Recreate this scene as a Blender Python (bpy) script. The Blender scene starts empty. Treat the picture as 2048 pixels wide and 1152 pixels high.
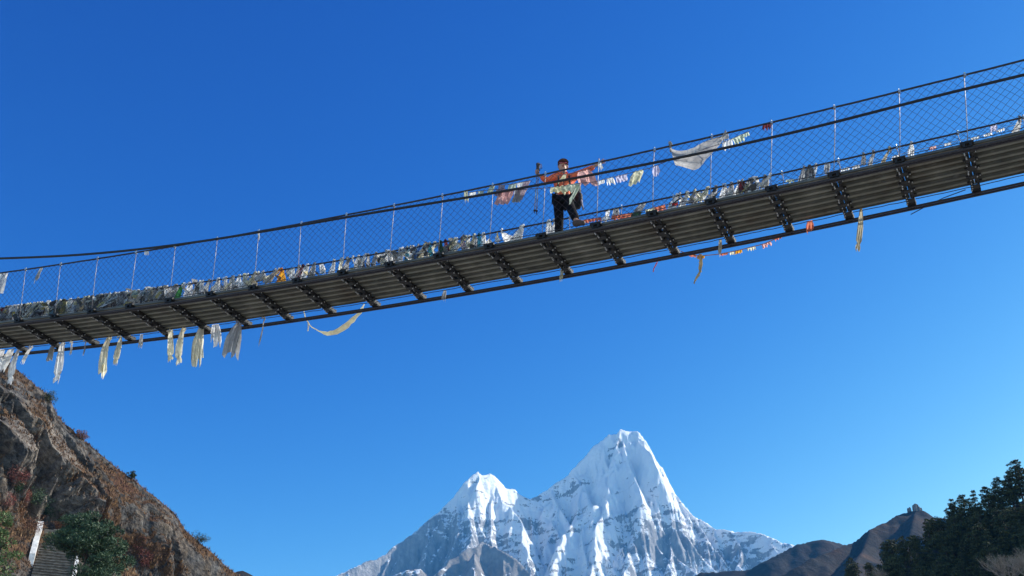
import bpy, math, random
import numpy as np
from mathutils import Vector, Matrix

# ------------------------------------------------------------------ camera, sky, sun, exposure
F_PX, PITCH = 2424.5, 0.5351947            # focal length in 2048-wide pixels, upward tilt
SUN_AZ, SUN_EL = math.radians(76), math.radians(34)
scene = bpy.context.scene
cam_data = bpy.data.cameras.new('camera')
cam_data.sensor_width = 36.0
cam_data.lens = 36.0 * F_PX / 2048
cam_data.clip_start = 0.1
cam_data.clip_end = 60000
cam = bpy.data.objects.new('camera', cam_data)
scene.collection.objects.link(cam)
cam.rotation_euler = (math.pi / 2 + PITCH, 0, 0)
scene.camera = cam

world = bpy.data.worlds.new('World')
scene.world = world
world.use_nodes = True
wt = world.node_tree
bg = wt.nodes['Background']
sky = wt.nodes.new('ShaderNodeTexSky')
sky.sky_type = 'NISHITA'
sky.sun_disc = False
sky.sun_elevation = SUN_EL
sky.sun_rotation = SUN_AZ
sky.altitude = 4000
sky.air_density = 1.0
sky.dust_density = 1.0
sky.ozone_density = 2.0
# the phone's own colour rendering of the sky: contrast per channel, capped near the sun
sep = wt.nodes.new('ShaderNodeSeparateColor')
com = wt.nodes.new('ShaderNodeCombineColor')
wt.links.new(sky.outputs['Color'], sep.inputs['Color'])
for ch, (cap, power, gain) in enumerate([(1.7, 4.8, 0.48), (2.9, 3.15, 0.305), (7.0, 1.46, 0.655)]):
    mn = wt.nodes.new('ShaderNodeMath'); mn.operation = 'MINIMUM'; mn.inputs[1].default_value = cap
    pw = wt.nodes.new('ShaderNodeMath'); pw.operation = 'POWER'; pw.inputs[1].default_value = power
    ml = wt.nodes.new('ShaderNodeMath'); ml.operation = 'MULTIPLY'; ml.inputs[1].default_value = gain
    wt.links.new(sep.outputs[ch], mn.inputs[0])
    wt.links.new(mn.outputs[0], pw.inputs[0])
    wt.links.new(pw.outputs[0], ml.inputs[0])
    wt.links.new(ml.outputs[0], com.inputs[ch])
wt.links.new(com.outputs['Color'], bg.inputs['Color'])
bg.inputs['Strength'].default_value = 0.15

sun_data = bpy.data.lights.new('sun', 'SUN')
sun_data.energy = 5.0
sun_data.angle = math.radians(0.53)
sun_data.color = (1.0, 0.95, 0.87)
sun = bpy.data.objects.new('sun', sun_data)
scene.collection.objects.link(sun)
sdir = Vector((math.sin(SUN_AZ) * math.cos(SUN_EL), math.cos(SUN_AZ) * math.cos(SUN_EL), math.sin(SUN_EL)))
sun.rotation_euler = sdir.to_track_quat('Z', 'Y').to_euler()

scene.view_settings.view_transform = 'Standard'
scene.view_settings.look = 'None'
scene.view_settings.gamma = 1.0
scene.view_settings.use_curve_mapping = False
scene.view_settings.exposure = 0.75
scene.cycles.max_bounces = 6
scene.cycles.diffuse_bounces = 3
scene.cycles.transparent_max_bounces = 16
scene.cycles.volume_bounces = 0
scene.cycles.use_denoising = True

# ------------------------------------------------------------------ helpers
rnd = random.Random(7)
CP, SP = math.cos(PITCH), math.sin(PITCH)

def at(px, py, depth):
    """world point that lies `depth` metres ahead (horizontally) in the direction of a picture point"""
    u, v = px - 1024.0, py - 576.0
    k = depth / (F_PX * CP + v * SP)
    return Vector((u * k, depth, (F_PX * SP - v * CP) * k))

def tag(o, label=None, cat=None, group=None, kind=None):
    if label: o['label'] = label
    if cat: o['category'] = cat
    if group: o['group'] = group
    if kind: o['kind'] = kind
    return o

def link(o, parent=None):
    scene.collection.objects.link(o)
    if parent is not None: o.parent = parent
    return o

def empty(name, loc=(0, 0, 0), rz=0):
    o = bpy.data.objects.new(name, None)
    o.location = loc
    o.rotation_euler = (0, 0, rz)
    o.empty_display_size = 0.1
    return link(o)

class MB:
    """collects shapes; build() links them as ONE mesh object"""
    def __init__(self): self.v = []; self.f = []
    def add(self, verts, faces):
        n = len(self.v)
        self.v.extend([tuple(p) for p in verts])
        self.f.extend([tuple(i + n for i in f) for f in faces])
    def box(self, c, sx, sy, sz, ax=None):
        c = Vector(c)
        X, Y, Z = ax if ax else (Vector((1, 0, 0)), Vector((0, 1, 0)), Vector((0, 0, 1)))
        P = [c + X * (a * sx / 2) + Y * (b * sy / 2) + Z * (d * sz / 2) for d in (-1, 1) for b in (-1, 1) for a in (-1, 1)]
        self.add(P, [(0, 2, 3, 1), (4, 5, 7, 6), (0, 1, 5, 4), (2, 6, 7, 3), (0, 4, 6, 2), (1, 3, 7, 5)])
    def tube(self, pts, r, n=6, caps=True):
        pts = [Vector(p) for p in pts]
        rr = r if isinstance(r, (list, tuple)) else [r] * len(pts)
        base = len(self.v)
        for i, p in enumerate(pts):
            t = (pts[min(i + 1, len(pts) - 1)] - pts[max(i - 1, 0)])
            t = t.normalized() if t.length > 1e-9 else Vector((0, 0, 1))
            a = t.cross(Vector((0.12, 0.31, 1))) if abs(t.z) < 0.9 else t.cross(Vector((1, 0.2, 0)))
            a.normalize(); b = t.cross(a)
            for k in range(n):
                th = 2 * math.pi * k / n
                self.v.append(tuple(p + (a * math.cos(th) + b * math.sin(th)) * rr[i]))
        for i in range(len(pts) - 1):
            for k in range(n):
                self.f.append((base + i * n + k, base + i * n + (k + 1) % n, base + (i + 1) * n + (k + 1) % n, base + (i + 1) * n + k))
        if caps:
            self.f.append(tuple(base + k for k in range(n))[::-1])
            self.f.append(tuple(base + (len(pts) - 1) * n + k for k in range(n)))
    def mesh(self, name):
        m = bpy.data.meshes.new(name)
        m.from_pydata(self.v, [], self.f)
        m.update()
        return m
    def build(self, name, mat, parent=None, smooth=False):
        m = self.mesh(name)
        if mat: m.materials.append(mat)
        if smooth: m.polygons.foreach_set('use_smooth', [True] * len(m.polygons))
        return link(bpy.data.objects.new(name, m), parent)

def copy_tree(o, parent=None):
    c = o.copy()
    link(c, parent)
    for ch in list(o.children): copy_tree(ch, c)
    return c

def np_mesh(name, V, Fc, mat, smooth=True, attrs=None):
    """fast mesh from numpy arrays (quads or triangles)"""
    m = bpy.data.meshes.new(name)
    nv, nf, k = len(V), len(Fc), Fc.shape[1]
    m.vertices.add(nv); m.loops.add(nf * k); m.polygons.add(nf)
    m.vertices.foreach_set('co', np.asarray(V, np.float32).ravel())
    m.loops.foreach_set('vertex_index', np.asarray(Fc, np.int32).ravel())
    m.polygons.foreach_set('loop_start', np.arange(0, nf * k, k, dtype=np.int32))
    m.polygons.foreach_set('loop_total', np.full(nf, k, np.int32))
    m.polygons.foreach_set('use_smooth', np.full(nf, smooth))
    for an, av in (attrs or {}).items():
        a = m.attributes.new(an, 'FLOAT', 'POINT')
        a.data.foreach_set('value', np.asarray(av, np.float32).ravel())
    m.update(calc_edges=True)
    m.validate()
    if mat: m.materials.append(mat)
    return m

def grid_faces(nr, nc):
    r, c = np.meshgrid(np.arange(nr - 1), np.arange(nc - 1), indexing='ij')
    i = (r * nc + c).ravel()
    return np.stack([i, i + 1, i + nc + 1, i + nc], 1)

def hash2(ix, iy, seed):
    h = (ix.astype(np.int64) * 374761393 + iy.astype(np.int64) * 668265263 + seed * 982451653) & 0x7fffffff
    h = ((h ^ (h >> 13)) * 1274126177) & 0x7fffffff
    h = ((h ^ (h >> 15)) * 1103515245) & 0x7fffffff
    return (h ^ (h >> 16)) & 0xffff

def noise2(x, y, seed=0):
    """gradient noise, about -1..1"""
    x0 = np.floor(x); y0 = np.floor(y)
    fx, fy = x - x0, y - y0
    ux, uy = fx * fx * fx * (fx * (fx * 6 - 15) + 10), fy * fy * fy * (fy * (fy * 6 - 15) + 10)
    def g(ox, oy):
        a = hash2(x0 + ox, y0 + oy, seed) * (2 * math.pi / 65536)
        return np.cos(a) * (fx - ox) + np.sin(a) * (fy - oy)
    a, b, c, d = g(0, 0), g(1, 0), g(0, 1), g(1, 1)
    return 1.5 * ((a * (1 - ux) + b * ux) * (1 - uy) + (c * (1 - ux) + d * ux) * uy)

def fbm(x, y, oct=4, seed=0, gain=0.5):
    s, a = 0, 1.0
    for o in range(oct):
        s = s + a * noise2(x * 2 ** o + 17.3 * o, y * 2 ** o - 9.1 * o, seed + o)
        a *= gain
    return s

def ridged(x, y, oct=4, seed=0, gain=0.5):
    """ridged multifractal, about 0..1 per octave, sharp crests"""
    s, a, tot = 0, 1.0, 0
    for o in range(oct):
        s = s + a * (1 - np.abs(noise2(x * 2 ** o + 31.7 * o, y * 2 ** o + 5.3 * o, seed + o)))
        tot += a; a *= gain
    return s / tot

def sstep(a, b, x):
    t = np.clip((x - a) / (b - a), 0, 1)
    return t * t * (3 - 2 * t)

def wnoise2(X, Y, cell, seed):
    """distance to nearest jittered cell point and a per-cell value"""
    gx, gy = np.floor(X / cell), np.floor(Y / cell)
    best = np.full(X.shape, 1e9); val = np.zeros(X.shape); sec = np.full(X.shape, 1e9)
    for ox in (-1, 0, 1):
        for oy in (-1, 0, 1):
            cx, cy = gx + ox, gy + oy
            jx = hash2(cx, cy, seed) / 65536.0; jy = hash2(cx, cy, seed + 11) / 65536.0
            d = np.hypot((cx + jx) * cell - X, (cy + jy) * cell - Y)
            m = d < best
            sec = np.where(m, best, np.minimum(sec, d))
            val = np.where(m, hash2(cx, cy, seed + 23) / 65536.0, val)
            best = np.where(m, d, best)
    return best / cell, sec / cell, val

# ------------------------------------------------------------------ materials
class NT:
    """small shader-graph writer"""
    def __init__(self, name):
        self.m = bpy.data.materials.new(name)
        self.m.use_nodes = True
        self.t = self.m.node_tree
        self.b = self.t.nodes['Principled BSDF']
        self.out = self.t.nodes['Material Output']
    def n(self, kind, **kw):
        nd = self.t.nodes.new('ShaderNode' + kind)
        for k, v in kw.items():
            if hasattr(nd, k) and k not in nd.inputs: setattr(nd, k, v)
            else: self.set(nd.inputs[k], v)
        return nd
    def set(self, sock, v):
        if isinstance(v, bpy.types.NodeSocket): self.t.links.new(v, sock)
        else: sock.default_value = v
    def noise(self, scale, detail=4, rough=0.55, coord=None, stretch=None, dist=0.0, rot=None):
        nd = self.n('TexNoise')
        nd.inputs['Scale'].default_value = scale
        nd.inputs['Detail'].default_value = detail
        nd.inputs['Roughness'].default_value = rough
        nd.inputs['Distortion'].default_value = dist
        c = coord or self.coord()
        if stretch:
            mp = self.n('Mapping'); mp.inputs['Scale'].default_value = stretch
            if rot:
                pre = self.n('Mapping'); pre.inputs['Rotation'].default_value = rot
                self.t.links.new(c, pre.inputs['Vector']); c = pre.outputs['Vector']
            self.t.links.new(c, mp.inputs['Vector']); c = mp.outputs['Vector']
        self.t.links.new(c, nd.inputs['Vector'])
        return nd.outputs['Fac']
    def coord(self, which='Object'):
        if not hasattr(self, '_c'): self._c = self.n('TexCoord')
        return self._c.outputs[which]
    def ramp(self, fac, stops):
        r = self.n('ValToRGB')
        e = r.color_ramp.elements
        while len(e) < len(stops): e.new(0.5)
        for el, (p, c) in zip(e, stops):
            el.position = p
            el.color = (*c, 1) if len(c) == 3 else c
        self.t.links.new(fac, r.inputs['Fac'])
        return r.outputs['Color']
    def mix(self, fac, a, b, mode='MIX'):
        m = self.n('Mix', data_type='RGBA', blend_type=mode)
        for s, v in ((m.inputs['Factor'], fac), (m.inputs[6], a), (m.inputs[7], b)):
            if isinstance(v, tuple) and len(v) == 3: v = (*v, 1)
            self.set(s, v)
        return m.outputs[2]
    def math(self, op, a, b=0.5, clamp=False):
        m = self.n('Math', operation=op, use_clamp=clamp)
        self.set(m.inputs[0], a); self.set(m.inputs[1], b)
        return m.outputs[0]
    def attr(self, name):
        a = self.n('Attribute'); a.attribute_name = name
        return a.outputs['Fac']
    def bump(self, h, strength=0.3, dist=0.05):
        b = self.n('Bump')
        b.inputs['Strength'].default_value = strength
        b.inputs['Distance'].default_value = dist
        self.t.links.new(h, b.inputs['Height'])
        self.t.links.new(b.outputs['Normal'], self.b.inputs['Normal'])
    def base(self, c, rough=0.7, metal=0.0, spec=0.3):
        if isinstance(c, tuple) and len(c) == 3: c = (*c, 1)
        self.set(self.b.inputs['Base Color'], c)
        self.set(self.b.inputs['Roughness'], rough)
        self.b.inputs['Metallic'].default_value = metal
        self.b.inputs['Specular IOR Level'].default_value = spec
        return self.m

def simple_mat(name, col, rough=0.7, metal=0.0, var=0.35, scale=6.0, spec=0.3):
    g = NT(name)
    nz = g.noise(scale, 5)
    lo = tuple(c * (1 - var) for c in col); hi = tuple(min(1, c * (1 + var)) for c in col)
    c = g.ramp(nz, [(0.3, lo), (0.7, hi)])
    return g.base(c, rough, metal, spec)

# ------------------------------------------------------------------ far terrain
def ridge_field(X, Y, ridges, carve=None, reach=200.0):
    """height of a massif: the highest of all slopes falling away from its ridge lines, each slope carved by gullies"""
    Z = np.full(X.shape, -1e9, np.float32); D = np.full(X.shape, 1e9, np.float32)
    X = X.astype(np.float32); Y = Y.astype(np.float32)
    C = None if carve is None else carve.astype(np.float32)
    for pts, slope, L in ridges:
        P = [p if isinstance(p, Vector) else at(*p) for p in pts]
        for a, b in zip(P[:-1], P[1:]):
            dx, dy = b.x - a.x, b.y - a.y
            l2 = dx * dx + dy * dy + 1e-6
            t = np.clip(((X - a.x) * dx + (Y - a.y) * dy) / l2, 0, 1)
            d = np.hypot(X - a.x - t * dx, Y - a.y - t * dy)
            z = a.z + t * (b.z - a.z) - slope * L * (1 - np.exp(-d / L))
            if C is not None: z -= C * np.minimum(d / reach, 1.0)
            m = z > Z
            Z = np.where(m, z, Z); D = np.where(m, d, D)
    return Z, D

def mountain_material():
    g = NT('snow_and_granite')
    geo = g.n('NewGeometry')
    n1 = g.noise(0.012, 8, 0.62)
    n2 = g.noise(0.05, 6, 0.65)
    strata = g.noise(0.02, 6, 0.6, stretch=(0.5, 0.5, 3.0))
    snow = g.attr('snow')
    s = g.math('ADD', snow, g.math('MULTIPLY', g.math('SUBTRACT', n1, 0.5), 0.9))
    s = g.math('ADD', s, g.math('MULTIPLY', g.math('SUBTRACT', n2, 0.5), 0.7))
    s = g.math('ADD', s, g.math('MULTIPLY', g.math('SUBTRACT', strata, 0.5), 0.9))
    s = g.math('ADD', s, g.math('MULTIPLY', g.math('SUBTRACT', g.noise(0.11, 5, 0.7), 0.5), 0.7))
    mask = g.ramp(s, [(0.43, (0, 0, 0)), (0.50, (1, 1, 1))])
    rock = g.ramp(g.noise(0.03, 8, 0.7, stretch=(1, 1, 0.5)), [(0.25, (0.15, 0.153, 0.16)), (0.5, (0.30, 0.30, 0.305)), (0.78, (0.50, 0.50, 0.50))])
    warm = g.attr('warm')
    rock = g.mix(warm, rock, g.ramp(n2, [(0.3, (0.12, 0.09, 0.06)), (0.7, (0.30, 0.23, 0.16))]))
    col = g.mix(mask, rock, (0.92, 0.925, 0.93))
    h = g.math('ADD', g.noise(0.06, 8, 0.7), g.math('MULTIPLY', n1, 1.5))
    g.bump(h, 0.9, 14.0)
    return g.base(col, 0.65, 0, 0.2)

SIL = [(560, 1215, 5500), (640, 1168, 5700), (681, 1146, 5800), (700, 1139, 5830), (735, 1121, 5900), (754, 1117, 5930), (777, 1098, 5980), (819, 1067, 6070),
       (857, 1036, 6130), (876, 1019, 6160), (894, 1004, 6190), (913, 984, 6220), (937, 961, 6260), (954, 946, 6300), (962, 952, 6310), (979, 947, 6330),
       (988, 952, 6350), (1002, 967, 6380), (1012, 977, 6400), (1028, 978, 6430), (1035, 988, 6450), (1058, 998, 6480), (1072, 992, 6500), (1101, 968, 6520),
       (1129, 953, 6540), (1143, 939, 6550), (1166, 916, 6570), (1185, 895, 6580), (1199, 882, 6590), (1218, 871, 6600), (1234, 867, 6600), (1240, 857, 6600),
       (1255, 860, 6600), (1276, 862, 6600), (1288, 877, 6595), (1298, 894, 6590), (1309, 917, 6580), (1316, 938, 6570), (1326, 957, 6560), (1340, 978, 6540),
       (1358, 1002, 6520), (1375, 1025, 6500), (1387, 1037, 6480), (1410, 1046, 6440), (1429, 1058, 6410), (1466, 1063, 6340), (1504, 1061, 6270),
       (1530, 1067, 6220), (1555, 1081, 6200), (1586, 1092, 6180), (1640, 1120, 6150), (1720, 1165, 6100)]
STEEP = 1.95
RIDGES = [
    (SIL, STEEP, 1500),
    ([(956, 946, 6300), (946, 985, 6190), (938, 1020, 6090), (936, 1050, 6000), (942, 1082, 5900), (930, 1130, 5750), (905, 1200, 5560)], 1.85, 1500),
    ([(988, 952, 6350), (1010, 1000, 6250), (1040, 1040, 6150), (1052, 1090, 6020), (1060, 1150, 5880), (1075, 1210, 5700)], 1.85, 1500),
    ([(965, 1080, 5480), (985, 1086, 5470), (1012, 1104, 5450), (1040, 1130, 5420), (1085, 1175, 5350)], 1.6, 1200),
    ([(965, 1080, 5480), (935, 1098, 5440), (905, 1118, 5390), (870, 1140, 5330), (830, 1170, 5250)], 1.2, 1200),
    ([(950, 1100, 5380), (948, 1130, 5300), (940, 1175, 5180)], 1.1, 1200),
    ([(880, 1160, 5100), (835, 1138, 5060), (812, 1137, 5050), (780, 1152, 5030), (740, 1180, 5000)], 0.8, 900),
    ([(1240, 857, 6600), (1237, 890, 6520), (1230, 925, 6440), (1222, 960, 6360), (1214, 1000, 6260), (1200, 1045, 6150), (1192, 1090, 6030), (1180, 1150, 5870)], 2.0, 1500),
    ([(1276, 862, 6600), (1290, 905, 6520), (1300, 940, 6440), (1322, 968, 6390), (1345, 1003, 6320), (1352, 1040, 6240), (1340, 1090, 6110), (1345, 1150, 5950)], 2.0, 1500),
    ([(1214, 1000, 6260), (1150, 1040, 6180), (1120, 1085, 6060), (1100, 1140, 5920)], 1.85, 1500),
    ([(1101, 968, 6520), (1110, 1010, 6420), (1105, 1050, 6330), (1090, 1090, 6210)], 1.9, 1500),
    ([(1300, 1000, 6330), (1275, 1050, 6190), (1265, 1100, 6060), (1250, 1150, 5930)], 1.9, 1500),
    ([(1387, 1037, 6480), (1395, 1080, 6330), (1400, 1130, 6180)], 1.8, 1500),
    ([(1429, 1058, 6410), (1440, 1100, 6260), (1450, 1150, 6120)], 1.8, 1500),
    ([(1466, 1063, 6340), (1478, 1105, 6190), (1480, 1160, 6040)], 1.8, 1500),
    ([(1530, 1067, 6220), (1540, 1088, 6160), (1556, 1110, 6100), (1570, 1150, 6010)], 1.9, 1500),
]

def rough_ridges(ridges, seed):
    """breaks the ridge lines up and hangs short side ribs on them"""
    r = random.Random(seed)
    out = []
    for ri, (pts, slope, L) in enumerate(ridges):
        P = [at(*p) for p in pts]
        Q = []
        for a, b in zip(P[:-1], P[1:]):
            n = max(1, int((b - a).length / (45 if ri else 30)))
            for k in range(n):
                q = a.lerp(b, k / n)
                if k or (ri and Q):
                    j = 5 if ri == 0 else 16
                    q = q + Vector((r.uniform(-j, j), r.uniform(-j, j), r.uniform(-j, j * 0.45) * (0.7 if ri == 0 else 0.9)))
                Q.append(q)
        Q.append(P[-1])
        out.append((Q, slope, L))
        run = 0; side = 1
        for a, b in zip(Q[:-1], Q[1:]):
            run += (b - a).length
            if run > r.uniform(90, 170) and a.z > 900:
                run = 0; side = -side
                d = Vector((b.x - a.x, b.y - a.y, 0)); d.normalize()
                p = Vector((-d.y, d.x, 0)) * side
                if ri == 0: p = Vector((r.uniform(-0.5, 0.5), -1, 0))
                dirv = (p + (d if ri else Vector((0, 0, 0))) * r.uniform(0.3, 0.9)); dirv.normalize()
                ln = r.uniform(160, 420); st = r.uniform(1.15, 1.65)
                q = a + Vector((0, 0, -r.uniform(4, 22))); S = [q]
                for k in range(6):
                    q = q + dirv * (ln / 6) + Vector((r.uniform(-14, 14), r.uniform(-14, 14), -st * ln / 6 + r.uniform(-16, 10)))
                    S.append(q)
                out.append((S, slope * 1.05, L))
    return out

def build_mountain():
    xs = np.linspace(-1500, 1950, 720); ys = np.concatenate([np.linspace(4700, 6640, 500), np.linspace(6650, 7000, 30)])
    X, Y = np.meshgrid(xs, ys)
    W1 = fbm(X / 420, Y / 420, 4, 3); W2 = fbm(X / 420, Y / 420, 4, 9)
    w3 = fbm(X / 70, Y / 70, 3, 21)
    # buttresses and gullies running down the fall line, then crags
    fl = ridged((X + 60 * W2) / 150, Y / 700, 3, 5, 0.5)
    f2 = ridged((X + 25 * W2) / 42, Y / 330, 3, 8, 0.5)
    carve = (1 - fl) * 160 + (1 - f2) * 95 + (1 - ridged((X + 12 * W1 + 0.25 * Y) / 17, Y / 170, 2, 18, 0.5)) * 34 + (0.97 - ridged(X / 260, Y / 260, 6, 14, 0.55)) * 210
    Z, D = ridge_field(X + 12 * W1 + 5 * w3, Y + 30 * W2 + 10 * w3, rough_ridges(RIDGES, 12), carve, 150)
    far = sstep(10, 260, D)
    Z = Z + (ridged(X / 40, Y / 40, 4, 33, 0.6) - 0.8) * (9 + 16 * far)
    Z = np.maximum(Z, 300 + 0.0 * X)
    # strata benches
    bench = np.sin((Z + 0.35 * X + 22 * W1) / 26.0)
    Z = Z + (6.0 * bench + 2.4 * np.sin((Z + 0.45 * X + 9 * w3) / 10.5)) * sstep(6, 70, D) * (0.5 + 0.5 * sstep(-0.4, 0.5, W2))
    gy, gx = np.gradient(Z, ys, xs)
    nz = 1 / np.sqrt(1 + gx ** 2 + gy ** 2)
    zn = (Z - 1650) / 1250.0
    snow = 0.65 + (nz - 0.46) * 1.5 + zn * 0.40
    # known rock faces and snow fields of this mountain: picture-independent spots in (x, height)
    def spot(px, py, dep, rx, rz, amt):
        p = at(px, py, dep)
        return amt * np.exp(-(((X - p.x) / rx) ** 2 + ((Z - p.z) / rz) ** 2))
    for s in [(860, 1085, 6000, 300, 200, -0.40), (990, 985, 6330, 60, 90, 0.3), (770, 1135, 5800, 260, 120, -0.35), (985, 1105, 5450, 200, 110, -0.5), (1010, 1040, 6200, 90, 120, 0.12), (920, 1000, 6200, 110, 60, 0.25),
              (1330, 1085, 6150, 190, 120, -0.36), (1060, 1040, 6300, 110, 70, -0.3), (1440, 1110, 6250, 230, 110, -0.22), (1225, 930, 6450, 260, 330, 0.22), (1160, 1110, 6000, 190, 150, 0.25),
              (1345, 990, 6450, 60, 110, 0.3), (1545, 1090, 6150, 70, 70, 0.3), (1270, 895, 6500, 60, 140, 0.35), (1240, 880, 6560, 30, 60, -0.5), (1130, 960, 6480, 120, 60, -0.22), (1190, 905, 6550, 90, 60, -0.22), (1075, 1000, 6480, 60, 30, -0.35), (1500, 1090, 6180, 90, 60, -0.25), (1180, 1000, 6350, 150, 40, 0.25)]:
        snow = snow + spot(*s)
    band = noise2(X / 260, (Z - 0.40 * X) / 30, 71) + 0.6 * noise2(X / 90, (Z - 0.40 * X) / 11, 72)
    snow = snow - 0.46 * sstep(0.22, 0.70, band)
    fore = sstep(5560, 5440, Y)
    snow = snow - fore * 0.28
    warm = fore * 0.45
    V = np.stack([X, Y, Z], 2).reshape(-1, 3)
    m = np_mesh('mountain', V, grid_faces(*X.shape), mountain_material(), True, {'snow': snow, 'warm': warm})
    o = link(bpy.data.objects.new('mountain', m))
    tag(o, 'high snow covered twin peaked mountain rising behind the hills', 'mountain', kind='structure')
build_mountain()

def hill_material():
    g = NT('dry_hillside')
    a = g.noise(0.012, 8, 0.65)
    b = g.noise(0.08, 6, 0.7)
    c = g.ramp(a, [(0.3, (0.012, 0.012, 0.010)), (0.5, (0.026, 0.021, 0.016)), (0.64, (0.055, 0.032, 0.018)), (0.8, (0.13, 0.065, 0.03))])
    c = g.mix(g.ramp(b, [(0.5, (0, 0, 0)), (0.75, (1, 1, 1))]), c, (0.05, 0.045, 0.04))
    g.bump(g.math('ADD', a, b), 0.8, 5.0)
    return g.base(c, 0.9, 0, 0.1)

def build_hill(name, label, ridges, x0, x1, y0, y1, nx, ny, mat, seed, amp=1.0):
    xs = np.linspace(x0, x1, nx); ys = np.linspace(y0, y1, ny)
    X, Y = np.meshgrid(xs, ys)
    W = fbm(X / 180, Y / 180, 4, seed)
    Z, D = ridge_field(X + 5 * W, Y + 22 * W, ridges, (1 - ridged(X / 160, Y / 260, 5, seed + 3)) * 105 * amp, 150)
    far = sstep(5, 150, D)
    Z = Z + fbm(X / 26, Y / 26, 4, seed + 5) * (1.2 + 2 * far) * amp
    Z = np.maximum(Z, -20)
    V = np.stack([X, Y, Z], 2).reshape(-1, 3)
    o = link(bpy.data.objects.new(name, np_mesh(name, V, grid_faces(ny, nx), mat, True)))
    return tag(o, label, 'hill', kind='structure')
HILL = hill_material()
build_hill('hill_far', 'brown hazy hill low in front of the snow mountain',
           [([(1300, 1180, 2700), (1384, 1152, 2700), (1400, 1144, 2700), (1435, 1144, 2690), (1490, 1139, 2680), (1502, 1136, 2680), (1533, 1120, 2690), (1556, 1107, 2700), (1588, 1091, 2720), (1621, 1084, 2740),
              (1644, 1081, 2750), (1672, 1086, 2760), (1710, 1098, 2780), (1800, 1130, 2800), (1900, 1160, 2800)], 0.8, 1500)], 150, 1300, 1900, 3300, 230, 260, HILL, 40)
build_hill('hill_near', 'brown hazy hill with a rock outcrop on its pointed top',
           [([(1480, 1190, 1750), (1560, 1155, 1800), (1600, 1138, 1830), (1639, 1112, 1870), (1670, 1097, 1890), (1709, 1082, 1920), (1740, 1063, 1950), (1782, 1036, 1980), (1803, 1025, 1995), (1821, 1018, 2000),
              (1841, 1019, 2000), (1854, 1027, 1990), (1863, 1036, 1985), (1893, 1038, 1960), (1960, 1030, 1900), (2100, 1000, 1850)], 0.85, 1200),
            ([(1832, 1018, 2000), (1822, 1060, 1900), (1812, 1110, 1780), (1800, 1160, 1650)], 0.7, 1200),
            ([(1740, 1063, 1950), (1720, 1110, 1800), (1690, 1160, 1650)], 0.7, 1200)], 250, 1150, 1250, 2350, 230, 260, HILL, 60, 0.9)
build_hill('hill_low', 'dark low hill just past the cliff foot',
           [([(430, 1165, 700), (470, 1140, 700), (484, 1139, 700), (500, 1145, 700), (520, 1156, 700), (600, 1190, 700)], 0.6, 600)], -320, -60, 500, 900, 90, 90, HILL, 80, 0.25)
# rock outcrop on the pointed hill
def outcrop():
    p = at(1832, 1019, 2000)
    mb = MB()
    r2 = random.Random(5)
    for dx, w, h, dy in [(0, 8.5, 10, 0), (-3.5, 4.5, 7.5, 1), (3.6, 4, 8, -1), (-10.5, 4, 4, 0), (-13.5, 3, 2.6, 1), (8, 5, 3, 0), (5.5, 3.5, 4.5, -2)]:
        n = 7
        ring = [(math.cos(2 * math.pi * k / n), math.sin(2 * math.pi * k / n)) for k in range(n)]
        vs = []
        for lv, sc in ((-4, 1.25), (h * 0.4, 1.0), (h * 0.85, 0.88), (h, 0.55)):
            for cx, cy in ring:
                j = r2.uniform(0.82, 1.15)
                vs.append((p.x + dx + cx * w / 2 * sc * j, p.y + dy + cy * w / 2 * sc * j, p.z + lv + r2.uniform(-.5, .5)))
        fs = [(l * n + k, l * n + (k + 1) % n, (l + 1) * n + (k + 1) % n, (l + 1) * n + k) for l in range(3) for k in range(n)]
        fs.append(tuple(3 * n + k for k in range(n)))
        mb.add(vs, fs)
    o = mb.build('rock_outcrop', simple_mat('outcrop_rock', (0.16, 0.14, 0.12), 0.9, scale=0.3))
    tag(o, 'blocky dark rock outcrop on the pointed top of the brown hill', 'rock')
outcrop()

# ground of the valley and the air
gm = NT('valley_ground')
gm.base(gm.ramp(gm.noise(0.05, 8, 0.65), [(0.3, (0.20, 0.19, 0.165)), (0.7, (0.42, 0.40, 0.36))]), 0.95)
def ground():
    xs = np.concatenate([-np.geomspace(12000, 60, 60), np.linspace(-50, 50, 41), np.geomspace(60, 12000, 60)])
    ys = np.concatenate([-np.geomspace(6000, 60, 40), np.linspace(-50, 50, 41), np.geomspace(60, 14000, 60)])
    X, Y = np.meshgrid(xs, ys)
    Z = -1.7 + 0.25 * fbm(X / 9, Y / 9, 3, 2) * sstep(3, 20, np.hypot(X, Y))
    o = link(bpy.data.objects.new('ground', np_mesh('ground', np.stack([X, Y, Z], 2).reshape(-1, 3), grid_faces(*X.shape), gm.m)))
    tag(o, kind='structure')
ground()
def haze():
    mb = MB()
    mb.box((0, 4000, 1600), 24400, 20400, 3210)
    g = bpy.data.materials.new('air')
    g.use_nodes = True
    t = g.node_tree
    t.nodes.remove(t.nodes['Principled BSDF'])
    v = t.nodes.new('ShaderNodeVolumePrincipled')
    v.inputs['Color'].default_value = (0.07, 0.37, 0.84, 1)
    v.inputs['Density'].default_value = HAZE_DENSITY
    v.inputs['Anisotropy'].default_value = 0.0
    t.links.new(v.outputs['Volume'], t.nodes['Material Output'].inputs['Volume'])
    o = mb.build('haze', g)
    tag(o, kind='stuff')
HAZE_DENSITY = 5.2e-5
haze()

# ------------------------------------------------------------------ rocky cliff on the left
from mathutils.bvhtree import BVHTree

def polyline_at(P, t):
    """points spaced evenly by arc length along a 3-D polyline"""
    P = np.array([tuple(p) for p in P])
    s = np.concatenate([[0], np.cumsum(np.linalg.norm(np.diff(P, axis=0), axis=1))])
    return np.stack([np.interp(t * s[-1], s, P[:, k]) for k in range(3)], -1), s[-1]

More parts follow.
